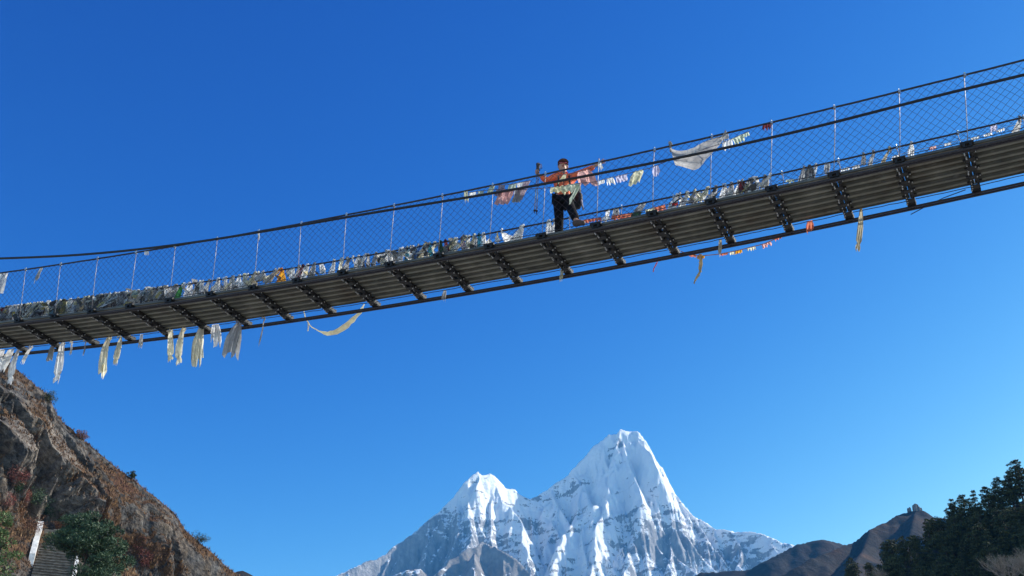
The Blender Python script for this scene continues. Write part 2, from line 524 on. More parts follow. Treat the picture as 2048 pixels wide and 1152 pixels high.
def cliff_material():
    g = NT('cliff_rock_and_dry_grass')
    a = g.noise(0.22, 8, 0.65)
    b = g.noise(1.1, 7, 0.7)
    st = g.noise(0.85, 8, 0.70, stretch=(0.85, 1.0, 1.5), dist=0.5, rot=(0, math.radians(-38), 0))
    rock = g.ramp(st, [(0.32, (0.0133, 0.0115, 0.0105)), (0.45, (0.0459, 0.0382, 0.0322)), (0.56, (0.1110, 0.0878, 0.0665)), (0.72, (0.2812, 0.2304, 0.1750))])
    grey = g.ramp(st, [(0.34, (0.0118, 0.0115, 0.0119)), (0.52, (0.07, 0.07, 0.07)), (0.74, (0.1998, 0.1908, 0.1750))])
    rock = g.mix(g.ramp(a, [(0.42, (0, 0, 0)), (0.6, (1, 1, 1))]), rock, grey)
    rock = g.mix(g.ramp(b, [(0.62, (0, 0, 0)), (0.75, (0.6, 0.6, 0.6))]), rock, (0.2442, 0.1584, 0.0490))
    turf = g.ramp(b, [(0.28, (0.0296, 0.0202, 0.0140)), (0.48, (0.0777, 0.0446, 0.0266)), (0.62, (0.1480, 0.0828, 0.0385)), (0.8, (0.2294, 0.1440, 0.0700))])
    red = g.ramp(g.noise(0.09, 4), [(0.55, (0, 0, 0)), (0.7, (1, 1, 1))])
    turf = g.mix(g.math('MULTIPLY', red, 0.28), turf, (0.1184, 0.0360, 0.0315))
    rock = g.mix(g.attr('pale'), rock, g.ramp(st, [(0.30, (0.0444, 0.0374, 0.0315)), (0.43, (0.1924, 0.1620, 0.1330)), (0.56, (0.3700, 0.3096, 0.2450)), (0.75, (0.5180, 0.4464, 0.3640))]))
    m = g.math('ADD', g.attr('turf'), g.math('MULTIPLY', g.math('SUBTRACT', b, 0.5), 0.9))
    mask = g.ramp(m, [(0.42, (0, 0, 0)), (0.55, (1, 1, 1))])
    g.bump(g.math('ADD', g.math('MULTIPLY', st, 1.4), b), 1.0, 0.35)
    return g.base(g.mix(mask, rock, turf), 0.9, 0, 0.15)

CLIFF_RIDGE = [(-420, 400, 160), (-150, 592, 170), (0, 714, 177), (40, 748, 179), (95, 793, 182), (113, 834, 183), (170, 885, 187), (210, 920, 190), (260, 953, 194), (300, 988, 198),
               (345, 1023, 202), (372, 1063, 205), (420, 1100, 210), (452, 1130, 214), (492, 1158, 219), (560, 1208, 227), (700, 1310, 240), (860, 1420, 252)]
DOWN = Vector((0.16, -0.58, -0.80)).normalized()
STAIR = {}
def cliff():
    na, nb = 470, 470
    t = np.linspace(0, 1, na)
    R, La = polyline_at([at(*p) for p in CLIFF_RIDGE], t)
    # smooth the ridge a little
    for _ in range(3): R[1:-1] = (R[:-2] + 2 * R[1:-1] + R[2:]) / 4
    b = np.concatenate([np.linspace(-16, -0.5, 26), np.linspace(0, 150, nb - 26)])
    A, B = np.meshgrid(t * La, b)
    dn = np.array(DOWN)
    back = np.array((-0.55, 0.75, -0.35))
    P = R[None, :, :] + np.where(B[..., None] >= 0, B[..., None] * dn, -B[..., None] * back)
    # rounded crest
    along = np.array((R[-1] - R[0])); along /= np.linalg.norm(along)
    N = np.cross(along, dn); N /= np.linalg.norm(N)
    if N[1] > 0: N = -N
    # strata run down to the right, roughly with the ridge
    ca, sa = math.cos(0.12), math.sin(0.12)
    U = A * ca + B * sa; Vv = -A * sa + B * ca
    w1 = fbm(A / 30, B / 30, 4, 101); w2 = fbm(A / 11, B / 11, 4, 117)
    U2 = U + 5 * w1 + 1.2 * w2; V2 = Vv + 4 * w1 + 1.6 * w2
    d1, s1, c1 = wnoise2(U2 / 2.1, V2, 8.5, 5)
    d2, s2, c2 = wnoise2(U2 / 1.8, V2, 3.0, 9)
    d3, s3, c3 = wnoise2(U2 / 1.5, V2, 1.15, 13)
    ph = V2 / 13.0 + 0.7 * w1
    saw = ph - np.floor(ph)                       # ledges: grow outwards, then step back under an overhang
    ph2 = V2 / 4.2 + 0.5 * w2; saw2 = ph2 - np.floor(ph2)
    zc0 = P[..., 1] * CP + P[..., 2] * SP; yc0 = P[..., 2] * CP - P[..., 1] * SP
    ax_ = 1024 + F_PX * P[..., 0] / zc0; ay_ = 576 - F_PX * yc0 / zc0
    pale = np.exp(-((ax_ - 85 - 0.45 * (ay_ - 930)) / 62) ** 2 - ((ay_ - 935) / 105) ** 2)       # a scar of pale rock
    rocky = sstep(-0.25, 0.35, 0.9 * pale + fbm(A / 38, B / 38, 3, 131) + 0.35 * sstep(10, 40, B) - 0.1)
    disp = 6.0 * w1 + 2.6 * w2
    disp = disp + rocky * (5.2 * np.minimum(saw, (1 - saw) * 9) + 1.7 * np.minimum(saw2, (1 - saw2) * 7) + 3.6 * (c1 - 0.5) + 2.0 * (c2 - 0.5) + 1.3 * (c3 - 0.5)
                           - 2.6 * sstep(0.16, 0.0, s1 - d1) - 1.5 * sstep(0.20, 0.0, s2 - d2))
    disp = disp + (1 - rocky) * (0.5 * (c2 - 0.5) + 0.35 * (c3 - 0.5))
    disp = disp + 0.30 * fbm(A / 1.6, B / 1.6, 3, 141)
    crest = sstep(0, 18, B)
    # keep the flight of steps clear
    zc = P[..., 1] * CP + P[..., 2] * SP; yc = P[..., 2] * CP - P[..., 1] * SP
    QX = 1024 + F_PX * P[..., 0] / zc; QY = 576 - F_PX * yc / zc
    def base_at(px, py):
        k = np.unravel_index(np.argmin((QX - px) ** 2 + (QY - py) ** 2 + 1e6 * (B < 0)), QX.shape)
        return Vector(P[k])
    STAIR['top'] = base_at(112, 1078) + Vector(N) * 0.9
    STAIR['foot'] = at(98, 1172, STAIR['top'].y - 8.5)
    pc = np.array((STAIR['foot'] + STAIR['top']) / 2)
    dd = np.hypot((P[..., 0] - pc[0]) / 6.0, (P[..., 2] - pc[2]) / 7.0)
    calm = sstep(0.8, 1.7, dd)
    disp = (disp * 1.15 - 5.0 * crest) * (0.10 + 0.90 * crest) * calm
    disp = np.minimum(disp, 0.25 + 0.16 * np.maximum(B, 0))
    P = P + disp[..., None] * N
    # slope of the finished surface decides where turf can hold
    gu = np.gradient(P, axis=1); gv = np.gradient(P, axis=0)
    nn = np.cross(gu, gv); nn /= np.linalg.norm(nn, axis=2, keepdims=True) + 1e-9
    nz = np.abs(nn[..., 2])
    turf = 0.52 + (nz - 0.55) * 1.1 + (1 - rocky) * 0.32 - 0.10 + 0.38 * fbm(A / 14, B / 7, 4, 151)
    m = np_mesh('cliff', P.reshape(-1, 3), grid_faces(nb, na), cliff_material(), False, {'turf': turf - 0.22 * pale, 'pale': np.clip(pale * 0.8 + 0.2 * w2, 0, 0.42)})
    o = link(bpy.data.objects.new('cliff', m))
    tag(o, 'steep brown and grey rocky hillside with dry grass below the bridge', 'cliff', kind='structure')
    return P, turf, o
CP_, CT_, cliff_obj = cliff()
def bvh_of(P, step=1):
    Q = P[::step, ::step]
    nr, nc = Q.shape[:2]
    return BVHTree.FromPolygons([tuple(v) for v in Q.reshape(-1, 3)], [tuple(int(i) for i in f) for f in grid_faces(nr, nc)])
cliff_bvh = bvh_of(CP_, 2)
def hit(bvh, px, py, default=180.0):
    d = at(px, py, 1.0).normalized()
    loc, nrm, idx, dist = bvh.ray_cast(Vector((0, 0, 0)), d)
    return loc if loc is not None else at(px, py, default)

def dry_grass():
    rs = np.random.RandomState(4)
    nb, na = CT_.shape
    n = 95000
    ib = rs.randint(20, nb - 90, n); ia = rs.randint(60, na - 90, n)
    keep = CT_[ib, ia] + rs.uniform(-0.25, 0.25, n) > 0.45
    ib, ia = ib[keep], ia[keep]
    base = CP_[ib, ia] + rs.uniform(-0.15, 0.15, (len(ib), 3))
    V = []; val = []
    h = rs.uniform(0.15, 0.5, len(ib))
    for k in range(3):
        off = rs.normal(0, 0.16, base.shape); off[:, 2] = 0
        wd = rs.normal(0, 1, base.shape); wd[:, 2] *= 0.2; wd /= np.linalg.norm(wd, axis=1, keepdims=True)
        w = (0.05 + 0.07 * rs.rand(len(ib)))[:, None]
        tip = rs.normal(0, 0.28, base.shape); tip[:, 2] = 1
        V.append(np.stack([base + off - wd * w - [0, 0, 0.1], base + off + wd * w - [0, 0, 0.1], base + off + tip * h[:, None]], 1))
        val.append(np.repeat(rs.rand(len(ib)) * 0.5 + 0.5 * np.clip(CT_[ib, ia] - 0.3, 0, 1), 3))
    V = np.concatenate(V).reshape(-1, 3)
    g = NT('dry_grass_blades')
    c = g.ramp(g.attr('tone'), [(0.1, (0.045, 0.03, 0.022)), (0.35, (0.115, 0.068, 0.042)), (0.6, (0.20, 0.115, 0.06)), (0.85, (0.30, 0.195, 0.105))])
    g.base(c, 0.9, 0, 0.1)
    m = np_mesh('dry_grass', V, np.arange(len(V)).reshape(-1, 3), g.m, False, {'tone': np.concatenate(val)})
    tag(link(bpy.data.objects.new('dry_grass', m)), 'tufts of dry brown grass all over the cliff', 'grass', kind='stuff')
dry_grass()

# ------------------------------------------------------------------ plants
def leaf_cloud(C, R, n, size, rs, up=0.25, flat=1.0, aspect=3.0):
    """n leaf-sized quads round each clump centre, pointing outwards and a little up"""
    C = np.repeat(np.asarray(C, float), n, 0); R = np.repeat(np.asarray(R, float), n)
    d = rs.normal(0, 1, C.shape); d[:, 2] *= flat; d[:, 2] += up * 0.6
    d /= np.linalg.norm(d, axis=1, keepdims=True)
    p = C + d * (R * rs.rand(len(R)) ** 0.28)[:, None] * np.array([1, 1, flat])
    ax = d + rs.normal(0, 0.55, d.shape) + np.array([0, 0, up]); ax /= np.linalg.norm(ax, axis=1, keepdims=True)
    sd = np.cross(ax, rs.normal(0, 1, d.shape)); sd /= np.linalg.norm(sd, axis=1, keepdims=True)
    L = (size * rs.uniform(0.6, 1.4, len(R)))[:, None]; W = L / aspect
    V = np.stack([p - ax * L * 0.5, p + sd * W * 0.5, p + ax * L * 0.5, p - sd * W * 0.5], 1).reshape(-1, 3)
    tone = np.repeat(rs.rand(len(R)) * 0.6 + 0.4 * (np.repeat(rs.rand(len(R) // n), n)), 4)
    return V, tone

def foliage_material(name, stops):
    g = NT(name)
    g.base(g.ramp(g.attr('tone'), stops), 0.6, 0, 0.25)
    return g.m
FIR = foliage_material('fir_needles', [(0.1, (0.020, 0.040, 0.022)), (0.5, (0.045, 0.085, 0.040)), (0.9, (0.085, 0.125, 0.060))])
PINE = foliage_material('pine_needles', [(0.1, (0.015, 0.022, 0.010)), (0.5, (0.042, 0.056, 0.021)), (0.9, (0.135, 0.135, 0.050))])
BRIGHTFIR = foliage_material('young_fir_needles', [(0.1, (0.03, 0.06, 0.02)), (0.5, (0.075, 0.13, 0.04)), (0.9, (0.14, 0.19, 0.07))])
REDLEAF = foliage_material('red_barberry_leaves', [(0.1, (0.10, 0.025, 0.025)), (0.5, (0.24, 0.07, 0.055)), (0.9, (0.34, 0.14, 0.09))])
BROWNLEAF = foliage_material('rusty_shrub_leaves', [(0.1, (0.09, 0.035, 0.02)), (0.5, (0.22, 0.095, 0.045)), (0.9, (0.33, 0.17, 0.08))])
BARK = simple_mat('bark', (0.075, 0.055, 0.042), 0.95, var=0.5, scale=9)
TWIG = simple_mat('pale_twigs', (0.20, 0.175, 0.145), 0.9, var=0.35, scale=3)

def tree_meshes(kind, h, wid, seed, leaves, size):
    """crown and trunk meshes of a conifer, base at the origin"""
    rs = np.random.RandomState(seed)
    C, R = [], []
    tr = MB()
    lean = rs.uniform(-0.04, 0.04, 2)
    tp = [Vector((lean[0] * h * k / 6 + 0.05 * rs.randn(), lean[1] * h * k / 6 + 0.05 * rs.randn(), h * 0.97 * k / 6)) for k in range(7)]
    tp[0] = Vector((0, 0, -1.0))
    tr.tube(tp, [0.022 * h * (1.06 - k / 6) + 0.02 for k in range(7)], 7)
    if kind == 'dome':       # old broad fir with cushions of needles
        lev = np.linspace(0.30, 1.0, 12)
        prof = lambda q: (math.sin(min(1, (q - 0.10) * 1.45) * math.pi * 0.62) ** 0.8) * (1 - max(0, q - 0.72) / 0.30) ** 0.5
    elif kind == 'pine':
        lev = np.linspace(0.30, 1.0, 9)
        prof = lambda q: 0.95 * (1 - (max(0, q - 0.5) / 0.52) ** 1.6) * (0.55 + q * 0.5)
    else:                    # spire
        lev = np.linspace(0.10, 1.0, 13)
        prof = lambda q: (1.05 - q) ** 0.85
    for q in lev:
        rr = max(0.04, prof(q)) * wid / 2
        nb = max(3, int(3 + 8 * rr / (wid / 2)))
        a0 = rs.rand() * 6.28
        for k in range(nb):
            if rs.rand() < 0.12: continue
            a = a0 + 6.28 * k / nb + rs.uniform(-0.35, 0.35)
            if kind == 'dome' and q < 0.62 and math.cos(a) < 0.25: continue
            ln = rr * rs.uniform(0.62, 1.12)
            z0 = h * q - 0.03 * h * rs.rand(); droop = rs.uniform(-0.05, 0.16) * ln
            e = Vector((math.cos(a) * ln, math.sin(a) * ln, z0 + droop))
            s = Vector((lean[0] * z0, lean[1] * z0, z0 - 0.1 * ln))
            tr.tube([s, s.lerp(e, 0.5) + Vector((0, 0, 0.03 * ln)), e], [0.010 * h * (1.1 - q) + 0.015, 0.03, 0.012], 4, False)
            m = max(1, int(round(ln / (0.14 * wid))))
            for j in range(m):
                f = 1 - 0.8 * j / max(m, 1)
                c = s.lerp(e, f)
                C.append((c.x + rs.randn() * 0.03 * wid, c.y + rs.randn() * 0.03 * wid, c.z + 0.02 * h * rs.rand()))
                R.append(wid * rs.uniform(0.10, 0.165) * (0.75 + 0.4 * (1 - q)))
    C.append((lean[0] * h, lean[1] * h, h * 0.99)); R.append(wid * 0.05)
    V, tone = leaf_cloud(C, R, max(6, leaves // len(C)), size, rs, 0.45, 0.55)
    return V, tone, tr

def make_tree(name, label, cat, loc, kind, h, wid, seed, leaves, size, mat, group=None, rz=0.0):
    V, tone, tr = tree_meshes(kind, h, wid, seed, leaves, size)
    root = empty(name, loc, rz)
    cm = np_mesh('crown', V, np.arange(len(V)).reshape(-1, 4), mat, False, {'tone': tone})
    tag(link(bpy.data.objects.new('crown', cm), root), kind='stuff')
    tr.build('trunk', BARK, root, True)
    return tag(root, label, cat, group)

def make_shrub(name, label, loc, w, h, seed, mat, n=420, size=0.22, group=None):
    rs = np.random.RandomState(seed)
    root = empty(name, loc, rs.rand() * 6)
    st = MB(); C, R = [], []
    for k in range(9):
        a = rs.rand() * 6.28; r = rs.uniform(0.15, 0.5) * w
        e = Vector((math.cos(a) * r, math.sin(a) * r, h * rs.uniform(0.55, 1.0)))
        st.tube([(0, 0, -0.4), e * 0.5 + Vector((0, 0, 0.1 * h)), e], [0.04, 0.025, 0.01], 4, False)
        C.append(tuple(e * 0.9)); R.append(w * rs.uniform(0.14, 0.26))
        C.append(tuple(e * 0.55)); R.append(w * rs.uniform(0.14, 0.24))
    V, tone = leaf_cloud(C, R, n // 6, size, rs, 0.5, 0.8, 3.2)
    cm = np_mesh('foliage', V, np.arange(len(V)).reshape(-1, 4), mat, False, {'tone': tone})
    tag(link(bpy.data.objects.new('foliage', cm), root), kind='stuff')
    st.build('stem', BARK, root)
    return tag(root, label, 'shrub', group)

SHRUBS = [
    ('red', 22, 968, 4.6, 2.8, 'dusky red shrub at the picture edge high on the cliff'),
    ('red', 10, 1012, 3.6, 2.4, 'crimson shrub at the picture edge above the bright green fir'),
    ('rust', 38, 1030, 4.2, 2.4, 'rusty brown shrub on the bank above the white stair wall'),
    ('rust', 58, 1064, 5.2, 3.2, 'large rusty bush right above the white stair wall'),
    ('red', 42, 1006, 3.4, 2.4, 'reddish shrub between the green juniper and the rusty bank'),
    ('red', 262, 1112, 4.6, 4.4, 'red leaved bush just right of the broad dark fir'),
    ('red', 283, 1140, 4.2, 3.4, 'dull red bush low on the cliff, the farthest one from the fir'),
    ('red', 186, 1150, 2.4, 1.8, 'small crimson bush under the broad dark fir'),
    ('green', 28, 982, 3.4, 2.2, 'green juniper nearest the picture edge on the grey rock'),
    ('green', 52, 1000, 4.4, 2.6, 'second green juniper from the picture edge, widest of its row'),
    ('green', 74, 1018, 4.0, 2.6, 'third green juniper down the row on the cliff'),
    ('green', 90, 1032, 3.2, 2.2, 'lowest green juniper of the row down the cliff'),
    ('green', 134, 1052, 2.8, 2.0, 'small green juniper just above the broad dark fir'),
    ('rust', 118, 1056, 2.6, 1.6, 'yellow brown bush above the head of the stone stairs'),
    ('dark', 98, 800, 3.2, 1.8, 'dark shrub on the cliff skyline below the hanging scarves'),
    ('dark', 262, 952, 1.5, 1.4, 'tiny dark bush alone on the cliff skyline'),
    ('dark', 398, 1078, 3.0, 1.3, 'dark shrub on the skyline near the foot of the cliff'),
    ('rust', 160, 870, 2.4, 1.2, 'brown shrub on the cliff skyline above the tiny bush'),
]
for k, (kd, px, py, w, h, lab) in enumerate(SHRUBS):
    p = hit(cliff_bvh, px, py + 8)
    w *= p.length / 200; h *= p.length / 200
    mt, nm, sz = {'red': (REDLEAF, 'red_shrub', 0.2), 'rust': (BROWNLEAF, 'rusty_shrub', 0.2), 'green': (FIR, 'juniper_shrub', 0.26), 'dark': (PINE, 'dark_shrub', 0.2)}[kd]
    make_shrub(nm, lab, p, w, h, 40 + k, mt, 460, sz, 'shrubs on the cliff')

# broad fir in front of the stairs, bright fir at the picture edge
def under(px, py, depth, h):
    """foot of a tree of height h whose top shows at a picture point"""
    return at(px, py, depth) - Vector((0, 0, h))
make_tree('fir_tree', 'broad dark green fir with a bushy crown in front of the cliff', 'tree', under(186, 1036, 105, 9.8), 'dome', 9.8, 6.8, 3, 26000, 0.26, FIR)
make_tree('fir_tree', 'bright green fir cut off by the lower left picture corner', 'tree', under(2, 1042, 80, 11.0), 'spire', 11.0, 6.4, 8, 22000, 0.22, BRIGHTFIR)

# ------------------------------------------------------------------ flight of stone steps with whitewashed parapets
def staircase():
    white = simple_mat('whitewashed_stone', (0.72, 0.69, 0.63), 0.9, var=0.3, scale=1.3)
    stone = simple_mat('worn_slate_steps', (0.17, 0.145, 0.115), 0.9, var=0.5, scale=1.6)
    foot = STAIR['foot']; top = STAIR['top']
    root = empty('stone_staircase', foot)
    tag(root, 'flight of worn stone steps between whitewashed parapet walls on the cliff', 'stairs')
    run = Vector((top.x - foot.x, top.y - foot.y, 0)); L = run.length; run.normalize()
    rise = top.z - foot.z
    side = Vector((run.y, -run.x, 0))
    if side.x < 0: side = -side
    up = Vector((0, 0, 1))
    n = 19
    r = random.Random(3)
    W = 80 / (F_PX / (foot.y * CP + foot.z * SP)) / 1.05
    for k in range(n):
        z = rise * k / n; y = L * k / n
        mb = MB()
        # each step is a row of rough slabs
        x = -W / 2
        while x < W / 2 - 0.2:
            w = min(r.uniform(0.7, 1.6), W / 2 - x)
            c = run * (y + 0.35 + r.uniform(-0.05, 0.05)) + side * (x + w / 2) + up * (z - 0.24 + r.uniform(-0.03, 0.03))
            mb.box(c - up * 1.0, w - 0.03, 0.80, 2.3, (side, run, up))
            mb.box(c + up * (0.22 + r.uniform(-0.02, 0.02)) - run * 0.10, w - 0.05, 0.95, 0.14, (side, run, up))
            x += w
        mb.build('step', stone, root)
    for s, wth in ((-1, 0.75), (1, 0.45)):
        mb = MB()
        r2 = random.Random(5 + s)
        m = 14
        pts = []
        for k in range(m + 1):
            f = k / m
            if s > 0 and f > 0.72: break
            if s < 0 and f < 0.34: continue
            c = run * (L * f) + side * (s * (W / 2 + 0.1)) + up * (rise * f)
            hgt = (1.7 if s < 0 else 0.8) + r2.uniform(-0.12, 0.12)
            a = c + side * (s * wth)
            pts.append([c - up * 6.5, c + up * hgt, a + up * (hgt + r2.uniform(-0.08, 0.08)), a - up * 7])
        vs = [q for row in pts for q in row]
        fs = []
        for k in range(len(pts) - 1):
            for j in range(4):
                fs.append((k * 4 + j, k * 4 + (j + 1) % 4, (k + 1) * 4 + (j + 1) % 4, (k + 1) * 4 + j))
        fs += [(0, 1, 2, 3), tuple(len(vs) - 4 + j for j in (3, 2, 1, 0))]
        mb.add(vs, fs)
        mb.build('parapet_wall', white, root)
    # landing wall at the head of the flight
    mb = MB()
    for k in range(9):
        mb.box(run * (L + 0.6) + side * (-W / 2 + 0.5 + k * 0.62) + up * (rise + 0.35 + r.uniform(-0.15, 0.2)), 0.6, 0.7, 0.9, (side, run, up))
    mb.build('head_wall', stone, root)
staircase()

# ------------------------------------------------------------------ forested hill on the right
def forest_hill():
    ridge = [(1480, 1290, 330), (1600, 1215, 322), (1690, 1180, 316), (1770, 1145, 310), (1850, 1105, 304), (1905, 1068, 300), (1965, 1042, 297), (2015, 1018, 294), (2060, 992, 292), (2200, 905, 285), (2500, 720, 275)]
    R, La = polyline_at([at(*p) for p in ridge], np.linspace(0, 1, 150))
    b = np.concatenate([np.linspace(-60, -3, 16), np.linspace(0, 190, 110)])
    A, B = np.meshgrid(np.linspace(0, La, 150), b)
    dn = np.array(Vector((-0.18, -0.72, -0.60)).normalized()); back = np.array((0.3, 0.9, -0.3))
    P = R[None] + np.where(B[..., None] >= 0, B[..., None] * dn, -B[..., None] * back)
    d = (3.0 * fbm(A / 35, B / 35, 4, 201) + 0.8 * fbm(A / 6, B / 6, 3, 205)) * sstep(-5, 25, B)
    P[..., 2] += d
    g = NT('forest_floor')
    g.base(g.ramp(g.noise(0.4, 7, 0.7), [(0.3, (0.025, 0.022, 0.014)), (0.7, (0.085, 0.07, 0.045))]), 0.95, 0, 0.1)
    o = link(bpy.data.objects.new('forest_hill', np_mesh('forest_hill', P.reshape(-1, 3), grid_faces(*A.shape), g.m)))
    tag(o, 'dark shaded hillside under the pine forest', 'hill', kind='structure')
    return bvh_of(P)
forest_bvh = forest_hill()
protos = []
def forest_tree(px, py, h, v, label, group, rz):
    """tree whose top shows at a picture point: stands on the hill below it"""
    # find the ground point whose tree top reaches (px, py)
    best = None
    for q in range(0, 260, 4):
        g = hit(forest_bvh, px, py + q, None) if forest_bvh.ray_cast(Vector((0, 0, 0)), at(px, py + q, 1.0).normalized())[0] is not None else None
        if g is None: continue
        tp = Vector((g.x, g.y, g.z + h))
        zc = tp.y * CP + tp.z * SP; yc = tp.z * CP - tp.y * SP
        e = abs(576 - F_PX * yc / zc - py)
        if best is None or e < best[0]: best = (e, g)
    if best is None: return None
    if len(protos) <= v or protos[v] is None:
        while len(protos) <= v: protos.append(None)
        kinds = [('pine', 11, 6.0), ('spire', 12, 5.2), ('pine', 10, 6.8), ('dome', 10.5, 6.4), ('pine', 12.5, 5.4)]
        kd, hh, ww = kinds[v]
        V, tone, tr = tree_meshes(kd, hh, ww, 60 + v, 8000, 0.40)
        cm = np_mesh('crown', V, np.arange(len(V)).reshape(-1, 4), PINE, False, {'tone': tone})
        tm = tr.mesh('trunk'); tm.materials.append(BARK)
        protos[v] = (cm, tm, hh)
    cm, tm, hh = protos[v]
    root = empty('pine_tree', best[1], rz)
    s = h / hh
    root.scale = (s * rnd.uniform(0.9, 1.15), s * rnd.uniform(0.9, 1.15), s)
    tag(link(bpy.data.objects.new('crown', cm), root), kind='stuff')
    link(bpy.data.objects.new('trunk', tm), root)
    return tag(root, label, 'tree', group)

SKYLINE = [  # top x, top y, height, kind, label
    (1709, 1118, 7.5, 2, 'small lone pine standing apart at the lower end of the forest'),
    (1742, 1128, 5.0, 3, 'low bushy pine beside the lone pine'),
    (1790, 1082, 9.0, 3, 'lowest skyline pine of the forest, below the pointed hill'),
    (1814, 1076, 9.0, 0, 'second skyline pine up from the lone pine'),
    (1836, 1074, 8.5, 3, 'rounded skyline pine in the notch under the rock outcrop'),
    (1868, 1041, 10.0, 0, 'skyline pine just right of the pointed brown hill'),
    (1884, 1038, 9.0, 3, 'bushy skyline pine at the end of the brown hill ridge'),
    (1917, 1000, 11.5, 4, 'slender skyline pine leaning out over the brown hill ridge'),
    (1940, 994, 11.0, 2, 'broad skyline pine between the slender pine and the pointed fir'),
    (1962, 984, 11.5, 1, 'pointed fir standing up from the middle of the forest skyline'),
    (1988, 976, 11.0, 0, 'skyline pine just right of the pointed fir'),
    (2012, 958, 11.0, 2, 'second skyline pine right of the pointed fir'),
    (2032, 944, 11.5, 4, 'tall skyline pine next to the right picture edge'),
    (2050, 924, 12.5, 0, 'topmost skyline pine cut by the right picture edge'),
]
for k, (px, py, h, v, lab) in enumerate(SKYLINE):
    forest_tree(px, py, h, v, lab, 'pines along the forest skyline', k * 1.3)
r3 = random.Random(17)
row = 0
for py in range(1016, 1190, 24):
    for px in range(1700, 2090, 27):
        x = px + r3.uniform(-10, 10) + (row % 2) * 13; y = py + r3.uniform(-8, 8)
        edge = np.interp(x, [1690, 1740, 1790, 1836, 1870, 1917, 1962, 2012, 2050, 2200], [1150, 1140, 1092, 1086, 1060, 1016, 1006, 982, 955, 900])
        if y < edge + 8: continue
        forest_tree(x, y, r3.uniform(7.5, 11), r3.randrange(5), 'dark pine in the shaded forest mass below the skyline trees', 'pines of the shaded forest mass', r3.uniform(0, 6.28))
    row += 1

def bare_tree(name, label, loc, h, seed, spread, group):
    r = random.Random(seed)
    tw = MB()
    root = empty(name, loc)
    def grow(p, d, ln, rad, dep):
        q = p + d * ln
        tw.tube([p, p.lerp(q, 0.5) + Vector((r.uniform(-1, 1), r.uniform(-1, 1), 0.3)) * ln * 0.07, q], [rad, rad * 0.85, rad * 0.65], 4 if dep > 2 else 3, False)
        if dep == 0: return
        for k in range(3 if dep < 4 else 4):
            nd = (d + Vector((r.gauss(0, spread), r.gauss(0, spread), r.uniform(-0.1, 0.5)))).normalized()
            grow(q if k else p.lerp(q, 0.6), nd, ln * r.uniform(0.6, 0.82), rad * 0.6, dep - 1)
    for k in range(4):
        d = Vector((r.uniform(-0.6, 0.6), r.uniform(-0.6, 0.6), 1)).normalized()
        grow(Vector((r.uniform(-.3, .3), r.uniform(-.3, .3), -0.5)), d, h * 0.27, h * 0.012, 5)
    tag(tw.build('branch_work', TWIG, root), kind='stuff')
    return tag(root, label, 'tree', group)
bare_tree('bare_tree', 'leafless pale grey tree at the right picture edge before the forest', at(2020, 1180, 150), 6.6, 4, 0.55, 'leafless trees before the forest')
bare_tree('bare_tree', 'leafless pale bush low in the right picture corner', at(2062, 1170, 146), 6.0, 9, 0.6, 'leafless trees before the forest')
bare_tree('bare_tree', 'leafless brownish bush below the lone pine', at(1756, 1168, 240), 4.6, 12, 0.6, 'leafless trees before the forest')
NET_R = 0.0030

# ------------------------------------------------------------------ suspension footbridge
BX, BY, BZ = 0.0390551, 17.728003, 11.4886775       # near end of the middle crossbeam
BYAW, BSL, BK, BW = 0.41830656, -0.05334024, 0.0031172942, 1.36478
BD = Vector((math.cos(BYAW), -math.sin(BYAW), 0)); BN = Vector((math.sin(BYAW), math.cos(BYAW), 0))
NR_OFF, NR_UP, NR_DU = -0.25, 1.07, 0.19            # near hand rope
FR_OFF, FR_UP, FR_DU = 1.61, 1.354, -0.05           # far hand rope
def bp(h, off=0.0, up=0.0):
    """point of the bridge: metres along it, metres away from its near edge, metres above the beam tops"""
    return Vector((BX, BY, BZ)) + BD * h + BN * off + Vector((0, 0, BSL * h + BK * h * h + up))
def bslope(h): return math.atan(BSL + 2 * BK * h)
def px_of(p):
    zc = p.y * CP + p.z * SP; yc = p.z * CP - p.y * SP
    return 1024 + F_PX * p.x / zc, 576 - F_PX * yc / zc
def h_at(px, off, up):
    """metres along the bridge at which a line (off, up) shows at picture column px"""
    lo, hi = -30.0, 24.0
    for _ in range(40):
        m = (lo + hi) / 2
        if px_of(bp(m, off, up))[0] < px: lo = m
        else: hi = m
    return (lo + hi) / 2
def ppm(p):
    """picture pixels (2048 wide) per metre at a point"""
    return F_PX / (p.y * CP + p.z * SP)

I0, I1 = -23, 19
STEEL = NT('weathered_galvanised_steel')
GEO = STEEL.n('NewGeometry').outputs['Position']
stc = STEEL.ramp(STEEL.noise(2.2, 6, 0.62, GEO), [(0.3, (0.105, 0.105, 0.085)), (0.55, (0.175, 0.172, 0.138)), (0.8, (0.27, 0.262, 0.215))])
stc = STEEL.mix(STEEL.ramp(STEEL.noise(0.9, 7, 0.7, GEO), [(0.50, (0, 0, 0)), (0.70, (0.75, 0.75, 0.75))]), stc, (0.095, 0.070, 0.045))
stc = STEEL.mix(STEEL.ramp(STEEL.noise(5.0, 5, 0.7, GEO), [(0.60, (0, 0, 0)), (0.72, (0.6, 0.6, 0.6))]), stc, (0.32, 0.31, 0.27))
STEEL.base(stc, 0.55, 0.30, 0.4)
STEEL.bump(STEEL.noise(60, 3), 0.15, 0.002)
BEAM = simple_mat('dark_painted_steel', (0.018, 0.018, 0.018), 0.6, 0.0, 0.5, 8)
ZINC = simple_mat('bright_zinc', (0.55, 0.55, 0.53), 0.35, 0.6, 0.2, 30, 0.5)
ROPE = simple_mat('steel_wire_rope', (0.045, 0.042, 0.045), 0.55, 0.3, 0.4, 40)
WIRE = simple_mat('net_wire', (0.05, 0.04, 0.055), 0.5, 0.4, 0.3, 20)
